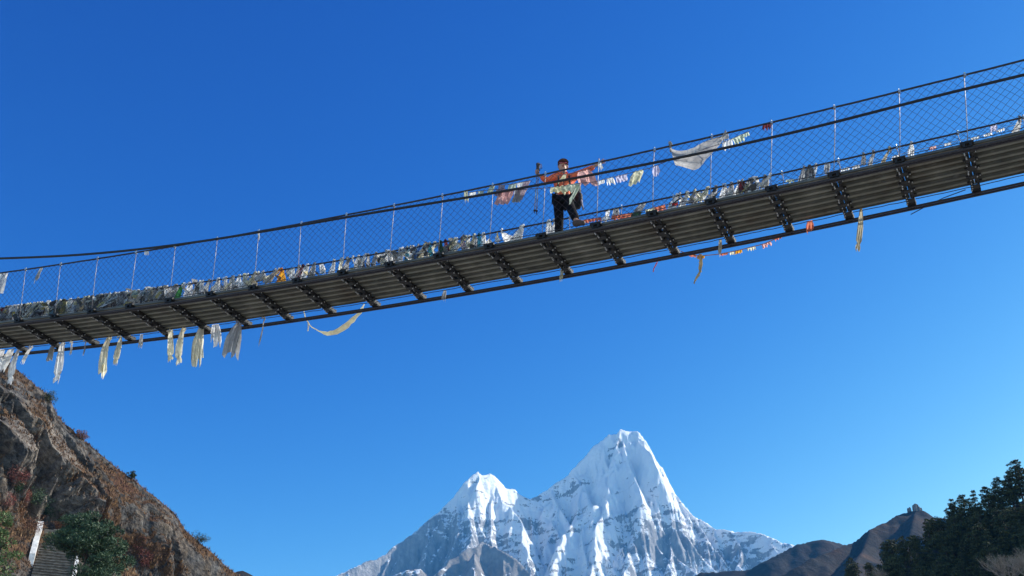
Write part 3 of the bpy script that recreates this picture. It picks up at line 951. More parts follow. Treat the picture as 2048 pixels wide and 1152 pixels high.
RODM = simple_mat('hanger_rod_zinc', (0.36, 0.33, 0.32), 0.45, 0.3, 0.35, 9, 0.4)
PVC = simple_mat('black_plastic', (0.018, 0.018, 0.020), 0.45, 0.0, 0.2, 5)

bridge = empty('suspension_bridge', bp(0))
tag(bridge, 'long steel suspension footbridge with chain link sides crossing the whole sky', 'bridge')
def part(name, mesh, mat, h, off, up, parent=bridge, lx=0.0):
    """links a shared mesh at a place on the bridge, turned into the bridge's line"""
    if mat and not mesh.materials: mesh.materials.append(mat)
    o = bpy.data.objects.new(name, mesh)
    link(o, parent)
    o.location = bp(h, off, up) - bp(0) if parent is bridge else (lx, 0, 0)
    if parent is bridge:
        o.rotation_euler = (0, -bslope(h), -BYAW)
    return o

# crossbeam: two angle bars back to back with a gap, tie plates, end plate (local x along the bridge, y away from the camera)
cb = MB()
for s in (-1, 1):
    cb.box((s * 0.052, BW / 2, -0.030), 0.038, BW, 0.060)
    cb.box((s * 0.040, BW / 2, -0.066), 0.010, BW, 0.016)
for y, w in ((0.04, 0.11), (0.36, 0.10), (0.62, 0.16), (0.86, 0.10), (1.14, 0.12), (1.30, 0.13)):
    cb.box((0, y, -0.071), 0.128, w, 0.010)
cb.box((0, 0.045, 0.010), 0.20, 0.09, 0.035)
cb.box((0, 1.33, 0.006), 0.15, 0.06, 0.016)
for y in (0.2, 0.42, 0.66, 0.88, 1.05):
    cb.box((0.095, y, -0.030), 0.045, 0.045, 0.02)
    cb.box((-0.092, y, -0.030), 0.038, 0.045, 0.02)
cbm = cb.mesh('crossbeam')
bo = MB()
rb = random.Random(2)
for y in (0.12, 0.16, 0.20, 0.27, 0.31, 0.42, 0.50, 0.57, 0.66, 0.71, 0.74, 0.85, 0.92, 1.02, 1.09, 1.16, 1.22):
    x = rb.choice((-0.060, -0.05, -0.066, 0.055)); r_ = rb.uniform(0.009, 0.013)
    bo.tube([(x, y, -0.056), (x, y, -0.088)], r_, 6)
for y in (0.2, 0.42, 0.66, 0.88): bo.tube([(0.098, y, -0.038), (0.098, y, -0.056)], 0.009, 6)
for x in (-0.05, 0.0, 0.05): bo.tube([(x, 1.345, -0.05), (x, 1.345, -0.105)], 0.009, 6)
bom = bo.mesh('bolt_heads')
for i in range(I0, I1 + 1):
    b_ = part('crossbeam', cbm, BEAM, i + 0.5, 0, 0)
    if not bom.materials: bom.materials.append(ZINC)
    tag(link(bpy.data.objects.new('bolt_heads', bom), b_), kind='stuff')

# deck: seven folded steel planks in every bay
NPL, P0, PP = 7, 0.050, 0.160
def plank_mesh(seed):
    r = random.Random(seed)
    w = PP - 0.012; L = 1.0
    prof = [(-w / 2, -0.044), (-w / 2 + 0.004, -0.004), (-w * 0.30, 0.0), (-w * 0.19, -0.034), (w * 0.19, -0.034), (w * 0.30, 0.0), (w / 2 - 0.004, -0.004), (w / 2, -0.044)]
    n = len(prof)
    vs = []
    for x in (-L / 2 + 0.004, 0.0, L / 2 - 0.004):
        sag = -0.006 * r.random() if x == 0 else 0
        for y, z in prof: vs.append((x, y + r.uniform(-.001, .001), z + sag))
        for y, z in reversed(prof): vs.append((x, y * 0.97, z + sag + 0.006))
    m = 2 * n
    fs = [(k * m + j, k * m + (j + 1) % m, (k + 1) * m + (j + 1) % m, (k + 1) * m + j) for k in range(2) for j in range(m)]
    mb = MB(); mb.add(vs, fs)
    return mb.mesh('plank')
planks = [plank_mesh(s) for s in range(4)]
rp = random.Random(31)
for i in range(I0, I1):
    for k in range(NPL):
        o = part('plank', planks[rp.randrange(4)], STEEL.m, i + 1.0, P0 + PP * (k + 0.5) + rp.uniform(-.003, .003), 0.036 + rp.uniform(-.003, .003))
        o.rotation_euler.x += rp.uniform(-0.02, 0.02)

def rope(name, off, up, r, mat, wob=0.0, seg=0.25, n=8, h0=I0 - 0.5, h1=I1 + 0.5, du=0.0):
    mb = MB()
    m = int((h1 - h0) / seg)
    q = random.Random(int(off * 100) + int(up * 1000))
    mb.tube([bp(h0 + (h1 - h0) * k / m + du, off + q.uniform(-wob, wob), up + q.uniform(-wob, wob)) - bp(0) for k in range(m + 1)], r, n)
    return mb.build(name, mat, bridge, True)
for off, up in ((0.02, -0.095), (0.075, -0.100)):
    rope('main_cable', off, up, 0.020, ROPE)
for off, up in ((1.350, -0.105), (1.290, -0.098)):
    rope('main_cable', off, up, 0.0190, ROPE)
rope('handrail_cable', NR_OFF, NR_UP, 0.0165, ROPE, 0.002)
rope('handrail_cable', FR_OFF, FR_UP, 0.0165, ROPE, 0.002)
rope('stay_wire', 1.215, -0.01, 0.007, ROPE, 0.006, 0.12, 5)
rope('stay_wire', 0.0, 0.03, 0.006, ROPE, 0.004, 0.2, 5)

# hanger rods at every crossbeam, with a clamp on the hand rope
def hanger(h, off0, up0, off1, up1, du, lean):
    a, b = bp(h, off0, up0), bp(h + du + lean, off1, up1)
    mb = MB()
    o0 = a
    mid = [a.lerp(b, t) + BD * (0.010 * math.sin(3 * t + h)) for t in (0, 0.3, 0.6, 1)]
    mb.tube([p - o0 for p in mid], 0.0062, 6)
    ob = mb.build('hanger', RODM, bridge, True); ob.location = o0 - bp(0)
    cl = MB(); cl.box((0, 0, 0), 0.035, 0.05, 0.055); cl.tube([(0, 0, 0.0), (0, 0, 0.05)], 0.008, 6)
    c = cl.build('rope_clamp', ZINC, ob); c.location = b - o0
rh = random.Random(77)
for i in range(I0, I1 + 1):
    hanger(i + 0.5, 0.045, 0.0, NR_OFF, NR_UP, NR_DU, rh.uniform(-0.02, 0.02))
    hanger(i + 0.5, 1.32, 0.0, FR_OFF, FR_UP, FR_DU, rh.uniform(-0.02, 0.02))

# chain link netting: zig-zag wires laid in two slants
def netting(off0, up0, off1, up1, du, r, seed, cell=0.136):
    mb = MB()
    q = random.Random(seed)
    H = math.hypot(off1 - off0, up1 - up0)
    rows = max(4, int(round(H / (cell * 0.46))))
    L = I1 - I0
    cols = int(L / cell)
    # knots of the net, slightly irregular
    def knot(c, k):
        v = k / rows
        u = I0 + (c + 0.5 * (k % 2)) * cell
        qq = random.Random(c * 131 + k * 17 + seed)
        j = 0.0045 if 0 < k < rows else 0.0
        s = 0.012 * math.sin(u * 1.9 + k) + 0.010 * math.sin(u * 5.1)
        return bp(u + du * v + qq.uniform(-j, j), off0 + (off1 - off0) * v + s * math.sin(math.pi * v), up0 + (up1 - up0) * v + qq.uniform(-j, j)) - bp(0)
    for slant in (1, -1):
        for c in range(-rows, cols + rows):
            pts = []
            cc = c
            for k in range(rows + 1):
                if 0 <= cc <= cols: pts.append(knot(cc, k))
                elif pts: break
                # move half a cell sideways every row
                if slant > 0: cc = cc + (1 if k % 2 else 0)
                else: cc = cc - (0 if k % 2 else 1)
            if len(pts) > 2: mb.tube(pts, r, 3, False)
    return tag(mb.build('netting', WIRE, bridge), kind='stuff')
netting(0.015, 0.02, NR_OFF, NR_UP - 0.015, NR_DU, NET_R, 1)
netting(1.365, 0.25, FR_OFF, FR_UP - 0.015, FR_DU, NET_R, 2)

# thick black cable slung just outside the near hand rope
def utility_cable():
    obs = [(-900, 500), (-420, 520), (-160, 522), (0, 517), (139, 512), (278, 499.5), (420, 481), (520, 464), (640, 444), (760, 422.5), (880, 404), (1003, 384), (1180, 350.5), (1337, 320.5), (1560, 272.5), (1735, 228), (1890, 186.5), (2048, 150), (2240, 104), (2560, 22), (2900, -75)]
    c0 = bp(0, -0.42)
    pts = []
    for px, py in obs:
        d = at(px, py, 1.0)
        t = c0.dot(BN) / d.dot(BN)
        pts.append(d * t)
    # smooth curve through the points
    P = np.array([tuple(p) for p in pts]); t = np.linspace(0, 1, 150)
    s = np.concatenate([[0], np.cumsum(np.linalg.norm(np.diff(P, axis=0), axis=1))]); s /= s[-1]
    Q = np.stack([np.interp(t, s, P[:, k]) for k in range(3)], 1)
    for _ in range(12): Q[1:-1] = (Q[:-2] + 2 * Q[1:-1] + Q[2:]) / 4
    mb = MB(); mb.tube([Vector(q) for q in Q], 0.0235, 8)
    tag(mb.build('utility_cable', PVC, None, True), 'thick black cable slung along the near hand rope of the footbridge', 'cable')
utility_cable()
# loose end of wire under the deck near the right picture edge
lw = MB(); lw.tube([bp(7.35, 1.2, -0.05), bp(7.0, 1.25, -0.08), bp(6.7, 1.33, -0.12), bp(6.45, 1.36, -0.19)], 0.008, 5)
tag(lw.build('loose_wire', ROPE), 'loose black wire end poking out under the deck, right of the long hanging scarf', 'wire')

# ------------------------------------------------------------------ prayer flags and scarves
def cloth_mat(name, col, trans=0.5, var=0.25):
    g = NT(name)
    nz = g.noise(9.0, 5, 0.6)
    c = g.ramp(nz, [(0.3, tuple(x * (1 - var) for x in col)), (0.7, tuple(min(1, x * (1 + var)) for x in col))])
    df = g.n('BsdfDiffuse'); tl = g.n('BsdfTranslucent'); mx = g.n('MixShader')
    g.t.links.new(c, df.inputs['Color']); g.t.links.new(c, tl.inputs['Color'])
    mx.inputs['Fac'].default_value = trans
    g.t.links.new(df.outputs[0], mx.inputs[1]); g.t.links.new(tl.outputs[0], mx.inputs[2])
    g.t.links.new(mx.outputs[0], g.out.inputs['Surface'])
    return g.m
COLS = {'white': (0.84, 0.82, 0.78), 'cream': (0.84, 0.77, 0.60), 'grey': (0.46, 0.455, 0.44), 'dark grey': (0.15, 0.15, 0.145), 'olive': (0.20, 0.20, 0.11), 'orange': (0.82, 0.40, 0.04),
        'red': (0.55, 0.06, 0.05), 'maroon': (0.20, 0.05, 0.06), 'teal': (0.06, 0.30, 0.42), 'blue': (0.05, 0.14, 0.36), 'green': (0.06, 0.26, 0.07), 'pale green': (0.56, 0.62, 0.50), 'pink': (0.74, 0.44, 0.40),
        'mauve': (0.40, 0.32, 0.36), 'lavender': (0.60, 0.58, 0.72), 'yellow': (0.68, 0.66, 0.46), 'scarlet': (0.66, 0.22, 0.13), 'tan': (0.52, 0.46, 0.33), 'bottle green': (0.03, 0.08, 0.045)}
CM = {k: cloth_mat(k.replace(' ', '_') + '_cloth', v, 0.66 if k not in ('dark grey', 'bottle green') else 0.35) for k, v in COLS.items()}

def cloth_mesh(w, ln, seed, style='hang', lean=0.0, nu=13, nv=12):
    """a hanging cloth, tied at the top (origin), local x along the rope, z up"""
    r = random.Random(seed)
    k = r.uniform(1.8, 3.6); ph = r.uniform(0, 6.28); A = w * r.uniform(0.10, 0.20); k2 = r.uniform(4, 6)
    g0 = {'hang': r.uniform(0.25, 0.55), 'twist': 0.5, 'flag': 1.0, 'rag': r.uniform(0.5, 0.9)}[style]
    rag = {'hang': 0.16, 'twist': 0.08, 'flag': 0.06, 'rag': 0.32}[style]
    hem = [1 + r.uniform(-rag, rag) for _ in range(nu + 1)]
    bow = r.uniform(-0.08, 0.08) * ln
    vs = []
    for j in range(nv + 1):
        v = j / nv
        ww = w * (g0 + (1 - g0) * min(1, v * 2.2) ** 0.7)
        if style == 'twist':
            ww *= 1 - 0.75 * math.exp(-((v - 0.86) / 0.05) ** 2) if v > 0.6 else 1
            if v > 0.92: ww *= 0.65
        for i in range(nu + 1):
            s = i / nu - 0.5
            zz = -v * ln * (1 + (hem[i] - 1) * v)
            x = s * ww + lean * v * ln + bow * math.sin(math.pi * v) * 0.6 + r.uniform(-1, 1) * 0.012 * w
            y = A * math.sin(6.28 * k * s + ph + 1.5 * v) * (0.35 + 0.65 * min(1, v * 1.5)) * (ww / w) + 0.3 * A * math.sin(6.28 * k2 * s - 2 * v + ph) + 0.05 * ln * math.sin(2.2 * v + ph) + r.uniform(-1, 1) * 0.02 * w
            vs.append((x, y, zz))
    fs = [(j * (nu + 1) + i, j * (nu + 1) + i + 1, (j + 1) * (nu + 1) + i + 1, (j + 1) * (nu + 1) + i) for j in range(nv) for i in range(nu)]
    # the knot over the rope
    kn = MB(); kn.add(vs, fs)
    kw = w * g0 * 0.5
    if style in ('hang', 'twist'):
        kn.tube([(-kw * 0.8, -0.028, -0.03), (0, -0.032, 0.018), (kw * 0.2, 0.0, 0.036), (0, 0.034, 0.012), (-kw * 0.5, 0.03, -0.07)], [0.010, 0.020, 0.022, 0.020, 0.008], 6)
    return kn.mesh('cloth')

FLAGS = []       # (object, phrase, where, px)
def hang(px, wpx, lpx, col, phrase, line='far', style='hang', lean=0.0, seed=None, name='scarf', cat='scarf', drop=0.0):
    off, up = {'far': (FR_OFF, FR_UP), 'near': (NR_OFF, NR_UP), 'under': (1.19, -0.02)}[line]
    h = h_at(px, off, up)
    p = bp(h, off, up - drop)
    s = ppm(p)
    lean += 0.24 * (1024 - px) / 1024
    sd = seed if seed is not None else int(px * 13 + wpx * 7)
    m = cloth_mesh(wpx / s / 0.93, lpx / s / 0.86, sd, style, lean)
    m.materials.append(CM[col])
    m.polygons.foreach_set('use_smooth', [True] * len(m.polygons))
    o = link(bpy.data.objects.new(name, m))
    o.location = p
    o.rotation_euler = (0, -bslope(h), -BYAW + random.Random(sd).uniform(-0.25, 0.25))
    tag(o, None, cat)
    FLAGS.append((o, phrase, line, px))
    return o

# the dense row at the left end of the bridge
rf = random.Random(99)
x = -14.0
while x < 338:
    u = rf.random()
    col = ('dark grey' if u < 0.30 else 'grey' if u < 0.58 else 'white' if u < 0.76 else 'olive' if u < 0.88 else 'cream' if u < 0.94 else rf.choice(['maroon', 'yellow', 'red', 'mauve']))
    ph = {'white': 'white scarf', 'cream': 'cream scarf'}.get(col, 'tattered ' + col + ' cloth')
    hang(x, rf.uniform(14, 30), rf.uniform(26, 56), col, ph, 'far', rf.choice(['hang', 'hang', 'rag']), rf.uniform(-0.3, 0.3))
    x += rf.uniform(4.5, 8.5)
hang(3, 10, 26, 'red', 'bright red rag', 'far', 'rag')
FAR = [(352, 26, 50, 'grey', 'grey scarf', -0.5), (366, 11, 34, 'green', 'vivid green flag', -0.3), (379, 20, 48, 'white', 'white scarf', -0.2), (391, 10, 40, 'grey', 'grey scarf', 0.1), (405, 17, 50, 'white', 'white scarf', 0),
       (419, 13, 46, 'grey', 'grey scarf', -0.25), (437, 16, 46, 'white', 'white scarf', 0.05), (452, 10, 36, 'white', 'white scarf', 0.2), (466, 19, 48, 'grey', 'grey scarf', 0), (479, 15, 48, 'white', 'white scarf', -0.1),
       (495, 12, 40, 'white', 'white scarf', -0.3), (510, 16, 36, 'grey', 'grey scarf', -0.4), (528, 10, 18, 'white', 'white rag', 0.2), (563, 20, 34, 'orange', 'bright orange flag', 0), (586, 12, 24, 'white', 'white rag', 0), (599, 9, 36, 'grey', 'grey scarf', -0.5), (606, 8, 34, 'maroon', 'maroon strip', -0.4),
       (615, 20, 44, 'white', 'white scarf', -0.5), (629, 14, 42, 'grey', 'grey scarf', -0.3), (642, 10, 18, 'white', 'white rag', 0.3), (668, 11, 40, 'white', 'white scarf', -0.2), (684, 11, 42, 'cream', 'cream scarf', 0), (695, 15, 48, 'grey', 'grey scarf', 0), (717, 11, 36, 'white', 'white scarf', 0),
       (736, 8, 36, 'grey', 'grey scarf', 0), (752, 9, 34, 'grey', 'grey scarf', -0.1), (764, 12, 30, 'white', 'white rag', 0.2), (776, 15, 28, 'white', 'white scarf', 0.1), (789, 9, 26, 'grey', 'grey rag', 0.2), (801, 11, 28, 'white', 'white scarf', 0), (815, 8, 30, 'teal', 'teal flag', 0.05),
       (826, 8, 24, 'white', 'white strip', 0.2), (838, 11, 36, 'blue', 'dark blue flag', 0), (850, 12, 30, 'cream', 'cream scarf', -0.2), (860, 9, 26, 'teal', 'teal flag', 0.2), (870, 10, 30, 'cream', 'cream scarf', -0.5), (881, 10, 30, 'bottle green', 'bottle green flag', 0.2), (891, 9, 40, 'maroon', 'maroon flag', 0.1),
       (903, 18, 38, 'olive', 'olive cloth', 0.1), (913, 12, 34, 'white', 'white scarf', -0.2), (924, 10, 32, 'mauve', 'mauve cloth', 0.3), (938, 14, 44, 'white', 'white scarf', -0.2), (949, 12, 40, 'grey', 'grey scarf', 0.1), (958, 9, 36, 'teal', 'teal flag', 0.1), (967, 11, 42, 'white', 'white scarf', 0.05),
       (1098, 14, 40, 'white', 'white scarf', 0), (1109, 9, 36, 'white', 'white strip', 0.1), (1217, 9, 16, 'white', 'white rag', -0.1), (1232, 12, 18, 'grey', 'grey rag', 0), (1287, 14, 18, 'grey', 'grey rag', -0.5),
       (1354, 14, 40, 'white', 'white scarf', -0.3), (1376, 13, 42, 'white', 'white scarf', -0.4), (1396, 13, 26, 'grey', 'grey rag', -0.4), (1411, 12, 22, 'white', 'white rag', -0.2), (1432, 11, 36, 'grey', 'grey scarf', -0.3), (1448, 18, 36, 'white', 'white scarf', 0), (1463, 14, 34, 'grey', 'grey scarf', 0),
       (1478, 12, 36, 'white', 'white scarf', -0.4), (1485, 10, 18, 'maroon', 'maroon rag', 0), (1500, 15, 26, 'grey', 'grey scarf', -0.3), (1513, 10, 28, 'white', 'white scarf', 0), (1530, 14, 24, 'grey', 'grey scarf', 0), (1608, 13, 42, 'grey', 'grey scarf', -0.15), (1619, 17, 44, 'dark grey', 'dark grey cloth', 0),
       (1632, 11, 44, 'white', 'white scarf', -0.2), (1654, 10, 20, 'grey', 'grey rag', 0), (1727, 8, 22, 'grey', 'grey strip', 0), (1747, 8, 42, 'grey', 'grey strip', -0.1), (1780, 8, 46, 'tan', 'tan strip', -0.35), (1823, 11, 30, 'white', 'white scarf', 0), (2040, 14, 44, 'grey', 'grey scarf', -0.35), (1988, 12, 12, 'lavender', 'pale lavender rag', 0)]
for k, (px, w, l, c, ph, ln) in enumerate(FAR):
    hang(px, w * 1.1, l, c, ph, 'far', 'rag' if 'rag' in ph else 'hang', ln, 500 + k, 'flag' if 'flag' in ph else 'scarf', 'flag' if 'flag' in ph else 'scarf')
# a big white scarf billowing between the ropes, left of the walker
hang(1043, 20, 50, 'white', 'billowing white scarf', 'far', 'hang', -0.35, 61)
hang(1030, 34, 30, 'white', 'crumpled white bundle', 'far', 'rag', -0.2, 62, drop=0.26)
# scarves whose ends hang out below the deck
for k, (px, w, l, c, ph, st, ln) in enumerate([(4, 20, 34, 'white', 'bunched white scarf', 'rag', -0.4), (22, 18, 26, 'white', 'bunched white scarf', 'rag', -0.5), (40, 13, 58, 'white', 'long white scarf', 'twist', -0.12), (62, 9, 22, 'white', 'short white scarf', 'hang', -0.5), (105, 13, 22, 'grey', 'short grey scarf', 'hang', 0),
                                           (127, 15, 62, 'white', 'long twisted white scarf', 'twist', -0.12), (143, 4, 14, 'white', 'thin white strip', 'hang', 0), (170, 3, 18, 'grey', 'thin grey thread', 'hang', 0), (220, 17, 62, 'cream', 'long cream scarf', 'hang', -0.08), (239, 12, 46, 'cream', 'cream scarf', 'twist', 0.05), (284, 6, 14, 'white', 'small white rag', 'rag', 0),
                                           (342, 15, 50, 'cream', 'cream scarf', 'twist', 0.05), (368, 15, 58, 'cream', 'long cream scarf', 'twist', 0), (403, 20, 58, 'cream', 'wide cream scarf', 'hang', -0.05), (432, 18, 26, 'white', 'short white scarf', 'rag', 0.1), (476, 24, 56, 'grey', 'wide grey scarf', 'hang', -0.1), (527, 3, 40, 'grey', 'thin grey thread', 'hang', -0.1),
                                           (889, 8, 14, 'grey', 'small grey rag', 'rag', 0), (1123, 6, 12, 'yellow', 'small yellow rag', 'rag', 0), (1440, 6, 20, 'tan', 'small tan rag', 'rag', 0), (1620, 12, 12, 'scarlet', 'small scarlet rag', 'rag', 0), (1722, 9, 66, 'tan', 'long tan scarf', 'twist', -0.05)]):
    hang(px, w * 1.18, l + 8, c, ph, 'under', st, ln, 800 + k, 'scarf', 'scarf')
# odds and ends on the near hand rope
for k, (px, w, l, c, ph, st, ln) in enumerate([(6, 26, 40, 'white', 'shredded white cloth', 'rag', -0.2), (82, 10, 26, 'grey', 'tattered grey rag', 'rag', -0.2), (294, 9, 8, 'white', 'tiny white knot', 'rag', 0), (518, 5, 16, 'white', 'tiny white knot', 'rag', 0.1), (932, 8, 20, 'yellow', 'yellowish rag', 'rag', 0.1), (985, 12, 14, 'pale green', 'pale green scrap', 'rag', -0.3),
                                           (1199, 10, 14, 'white', 'white knotted rag', 'rag', 0.2), (1534, 16, 12, 'maroon', 'dark maroon bundle', 'rag', 0), (1452, 10, 14, 'grey', 'grey scrap', 'rag', 0)]):
    hang(px, w, l, c, ph, 'near', st, ln, 900 + k, 'rag', 'rag')

def swag(px0, px1, sag, wpx, col, phrase, seed):
    """a scarf slung between two places on the far hand rope"""
    r = random.Random(seed)
    h0, h1 = h_at(px0, FR_OFF, FR_UP), h_at(px1, FR_OFF, FR_UP)
    a, b = bp(h0, FR_OFF - 0.02, FR_UP), bp(h1, FR_OFF - 0.02, FR_UP)
    s = ppm(a); nu, nv = 12, 5
    vs = []; ph = r.uniform(0, 6)
    for i in range(nu + 1):
        t = i / nu
        c = a.lerp(b, t) - Vector((0, 0, 4 * sag / s / 0.86 * t * (1 - t)))
        w = wpx / s * (0.25 + 0.75 * math.sin(math.pi * min(1, max(0, t * 1.02))) ** 0.6) * r.uniform(0.75, 1.2)
        for j in range(nv + 1):
            v = j / nv
            vs.append(c - a + Vector((r.uniform(-1, 1) * 0.012, 0, -w * v)) + BN * (0.05 * math.sin(5 * v + 8 * t + ph)))
    fs = [(i * (nv + 1) + j, i * (nv + 1) + j + 1, (i + 1) * (nv + 1) + j + 1, (i + 1) * (nv + 1) + j) for i in range(nu) for j in range(nv)]
    mb = MB(); mb.add(vs, fs)
    for e in (Vector((0, 0, 0)), b - a):
        mb.tube([e + Vector((0, -0.03, -0.03)), e + Vector((0.01, -0.02, 0.022)), e + Vector((0, 0.03, 0.02)), e + Vector((-0.01, 0.035, -0.06))], [0.01, 0.02, 0.02, 0.008], 6)
    o = mb.build('scarf', CM[col], None, True); o.location = a
    tag(o, None, 'scarf')
    FLAGS.append((o, phrase, 'far', (px0 + px1) / 2))
rs_ = random.Random(5)
for k in range(30):
    px0 = rs_.uniform(-5, 330) if k < 14 else rs_.uniform(340, 940) if k < 25 else rs_.uniform(1345, 1510)
    col = rs_.choice(['white', 'white', 'grey', 'cream', 'grey', 'dark grey'] if k < 14 else ['white', 'white', 'grey', 'cream'])
    swag(px0, px0 + rs_.uniform(16, 42), rs_.uniform(6, 18), rs_.uniform(7, 16), col, 'slung ' + col + ' scarf', 3000 + k)
swag(1004, 1047, 14, 36, 'white', 'large white sling', 3100)

NUM = ['zero', 'one', 'two', 'three', 'four', 'five', 'six', 'seven', 'eight', 'nine', 'ten', 'eleven', 'twelve', 'thirteen', 'fourteen', 'fifteen', 'sixteen', 'seventeen', 'eighteen', 'nineteen', 'twenty', 'twenty-one', 'twenty-two', 'twenty-three', 'twenty-four', 'twenty-five', 'twenty-six']
beam_px = [px_of(bp(i + 0.5, 0.05, 0))[0] for i in range(I0, I1 + 1)]
vis = [b for b in beam_px if 0 < b < 2048]
groups = {}
for o, ph, line, px in FLAGS:
    bay = 1 + sum(1 for b in vis if b < px)
    groups.setdefault((ph, line, bay), []).append((px, o))
WH = {'far': ('on the far rope,', 'flags on the far hand rope'), 'under': ('hanging below', 'scarves hanging below the deck'), 'near': ('on the near rope,', 'rags on the near hand rope')}
for (ph, line, bay), L in groups.items():
    L.sort(key=lambda q: q[0])
    for k, (px, o) in enumerate(L):
        lab = '%s %s deck bay %s from left' % (ph, WH[line][0], NUM[bay])
        if len(L) > 1: lab += ', number %s' % NUM[k + 1]
        o['label'] = lab
        o['group'] = WH[line][1]

# countless shreds of cloth caught in the far net
def shreds():
    rs = np.random.RandomState(6)
    V, tone = [], []
    for x0, x1, n in ((-20, 345, 240), (345, 1000, 150), (1340, 1540, 36)):
        h0, h1 = h_at(x0, FR_OFF, FR_UP), h_at(x1, FR_OFF, FR_UP)
        for _ in range(n):
            h = rs.uniform(h0, h1); d = abs(rs.normal(0, 0.22))
            p = np.array(bp(h, FR_OFF - 0.06 * d + rs.uniform(-0.04, 0.03), FR_UP + 0.02 - d))
            a = rs.normal(0, 1, 3); a[2] = -abs(a[2]) - 0.5; a /= np.linalg.norm(a)
            b = np.cross(a, rs.normal(0, 1, 3)); b /= np.linalg.norm(b)
            L, W = rs.uniform(0.08, 0.30), rs.uniform(0.025, 0.07)
            bend = np.cross(a, b) * rs.uniform(-0.3, 0.3) * L
            V += [p - b * W * 0.3, p + b * W * 0.3, p + a * L * 0.5 + b * W + bend, p + a * L * 0.5 - b * W + bend, p + a * L + b * W * 0.6, p + a * L - b * W * 0.7]
            tone += [rs.rand()] * 6
    n = len(V) // 6
    F = np.array([[i * 6 + k for k in f] for i in range(n) for f in ((0, 1, 2, 3), (3, 2, 4, 5))])
    g = NT('faded_shreds')
    c = g.ramp(g.attr('tone'), [(0.0, (0.07, 0.07, 0.065)), (0.3, (0.22, 0.22, 0.20)), (0.55, (0.55, 0.54, 0.50)), (0.8, (0.80, 0.78, 0.72)), (0.93, (0.60, 0.45, 0.12)), (1.0, (0.12, 0.28, 0.36))])
    df = g.n('BsdfDiffuse'); tl = g.n('BsdfTranslucent'); mx = g.n('MixShader'); mx.inputs['Fac'].default_value = 0.55
    g.t.links.new(c, df.inputs['Color']); g.t.links.new(c, tl.inputs['Color'])
    g.t.links.new(df.outputs[0], mx.inputs[1]); g.t.links.new(tl.outputs[0], mx.inputs[2]); g.t.links.new(mx.outputs[0], g.out.inputs['Surface'])
    m = np_mesh('cloth_shreds', np.array(V), F, g.m, True, {'tone': tone})
    tag(link(bpy.data.objects.new('cloth_shreds', m)), 'tangle of tiny faded cloth shreds caught along the far side netting', 'cloth shreds', kind='stuff')
shreds()

# the big grey scarf slung from the near hand rope
def slung_scarf():
    ha, hb = h_at(1341, NR_OFF, NR_UP), h_at(1455, NR_OFF, NR_UP)
    a, b = bp(ha, NR_OFF - 0.04, NR_UP - 0.01), bp(hb, NR_OFF - 0.04, NR_UP + 0.01)
    r = random.Random(8); nu, nv = 22, 9
    vs = []
    for i in range(nu + 1):
        t = i / nu
        top = a.lerp(b, t) + Vector((0, 0, -0.42 * (t * (1 - t)) ** 0.8 * (1.3 - 0.6 * t) - 0.05 * (1 - t)))
        wd = 0.37 * (1 - t) ** 0.5 * (0.75 + 0.35 * math.sin(3.0 * t + 0.3)) + 0.06
        for j in range(nv + 1):
            v = j / nv
            y = 0.05 * math.sin(4.5 * v + 7 * t) + 0.025 * math.sin(14 * v - 5 * t) - 0.06 * math.sin(math.pi * v)
            vs.append(top + Vector((0.07 * v * (1 - t), 0, -wd * v)) + BN * y + Vector((0, 0, r.uniform(-1, 1) * 0.006 + (0.03 * math.sin(13 * t) if j == nv else 0))))
    fs = [(i * (nv + 1) + j, i * (nv + 1) + j + 1, (i + 1) * (nv + 1) + j + 1, (i + 1) * (nv + 1) + j) for i in range(nu) for j in range(nv)]
    mb = MB(); mb.add([q - a for q in vs], fs)
    mb.tube([Vector((0, -0.02, 0.0)), Vector((0, -0.03, 0.03)), Vector((0.02, 0.03, 0.04)), Vector((0.01, 0.05, -0.1))], [0.02, 0.03, 0.03, 0.015], 6)
    o = mb.build('scarf', cloth_mat('thin_grey_gauze', (0.46, 0.45, 0.44), 0.6, 0.2), None, True)
    o.location = a
    tag(o, 'big grey gauze scarf slung in a bow from the near rope', 'scarf')
slung_scarf()

def flag_string(name, label, pts, off, flags, cord_mat, r=0.006, sag=0.0):
    """cord through picture points on a vertical plane of the bridge, with flags sewn to it"""
    c0 = bp(0, off)
    P = []
    for px, py in pts:
        d = at(px, py, 1.0); P.append(d * (c0.dot(BN) / d.dot(BN)))
    root = empty(name, P[0])
    mb = MB(); mb.tube([p - P[0] for p in P], r, 5)
    mb.build('cord', cord_mat, root, True)
    xs = [p[0] for p in pts]
    for k, (px, w, l, col, st, lean) in enumerate(flags):
        i = max(0, min(len(pts) - 2, sum(1 for x_ in xs if x_ <= px) - 1))
        t = (px - xs[i]) / (xs[i + 1] - xs[i] + 1e-9)
        p = P[i].lerp(P[i + 1], t)
        s = ppm(p)
        m = cloth_mesh(w / s / 0.93, l / s / 0.86, 1700 + k + int(px), st, lean, 7, 7)
        m.materials.append(CM[col])
        o = link(bpy.data.objects.new('flag', m), root)
        o.location = p - P[0]
        sl = math.atan2(P[i + 1].z - P[i].z, math.hypot(P[i + 1].x - P[i].x, P[i + 1].y - P[i].y))
        o.rotation_euler = (0, -sl, -BYAW)
        tag(o, col + ' flag')
    return tag(root, label, 'prayer flags')
CORD = simple_mat('flag_cord', (0.16, 0.12, 0.14), 0.8)
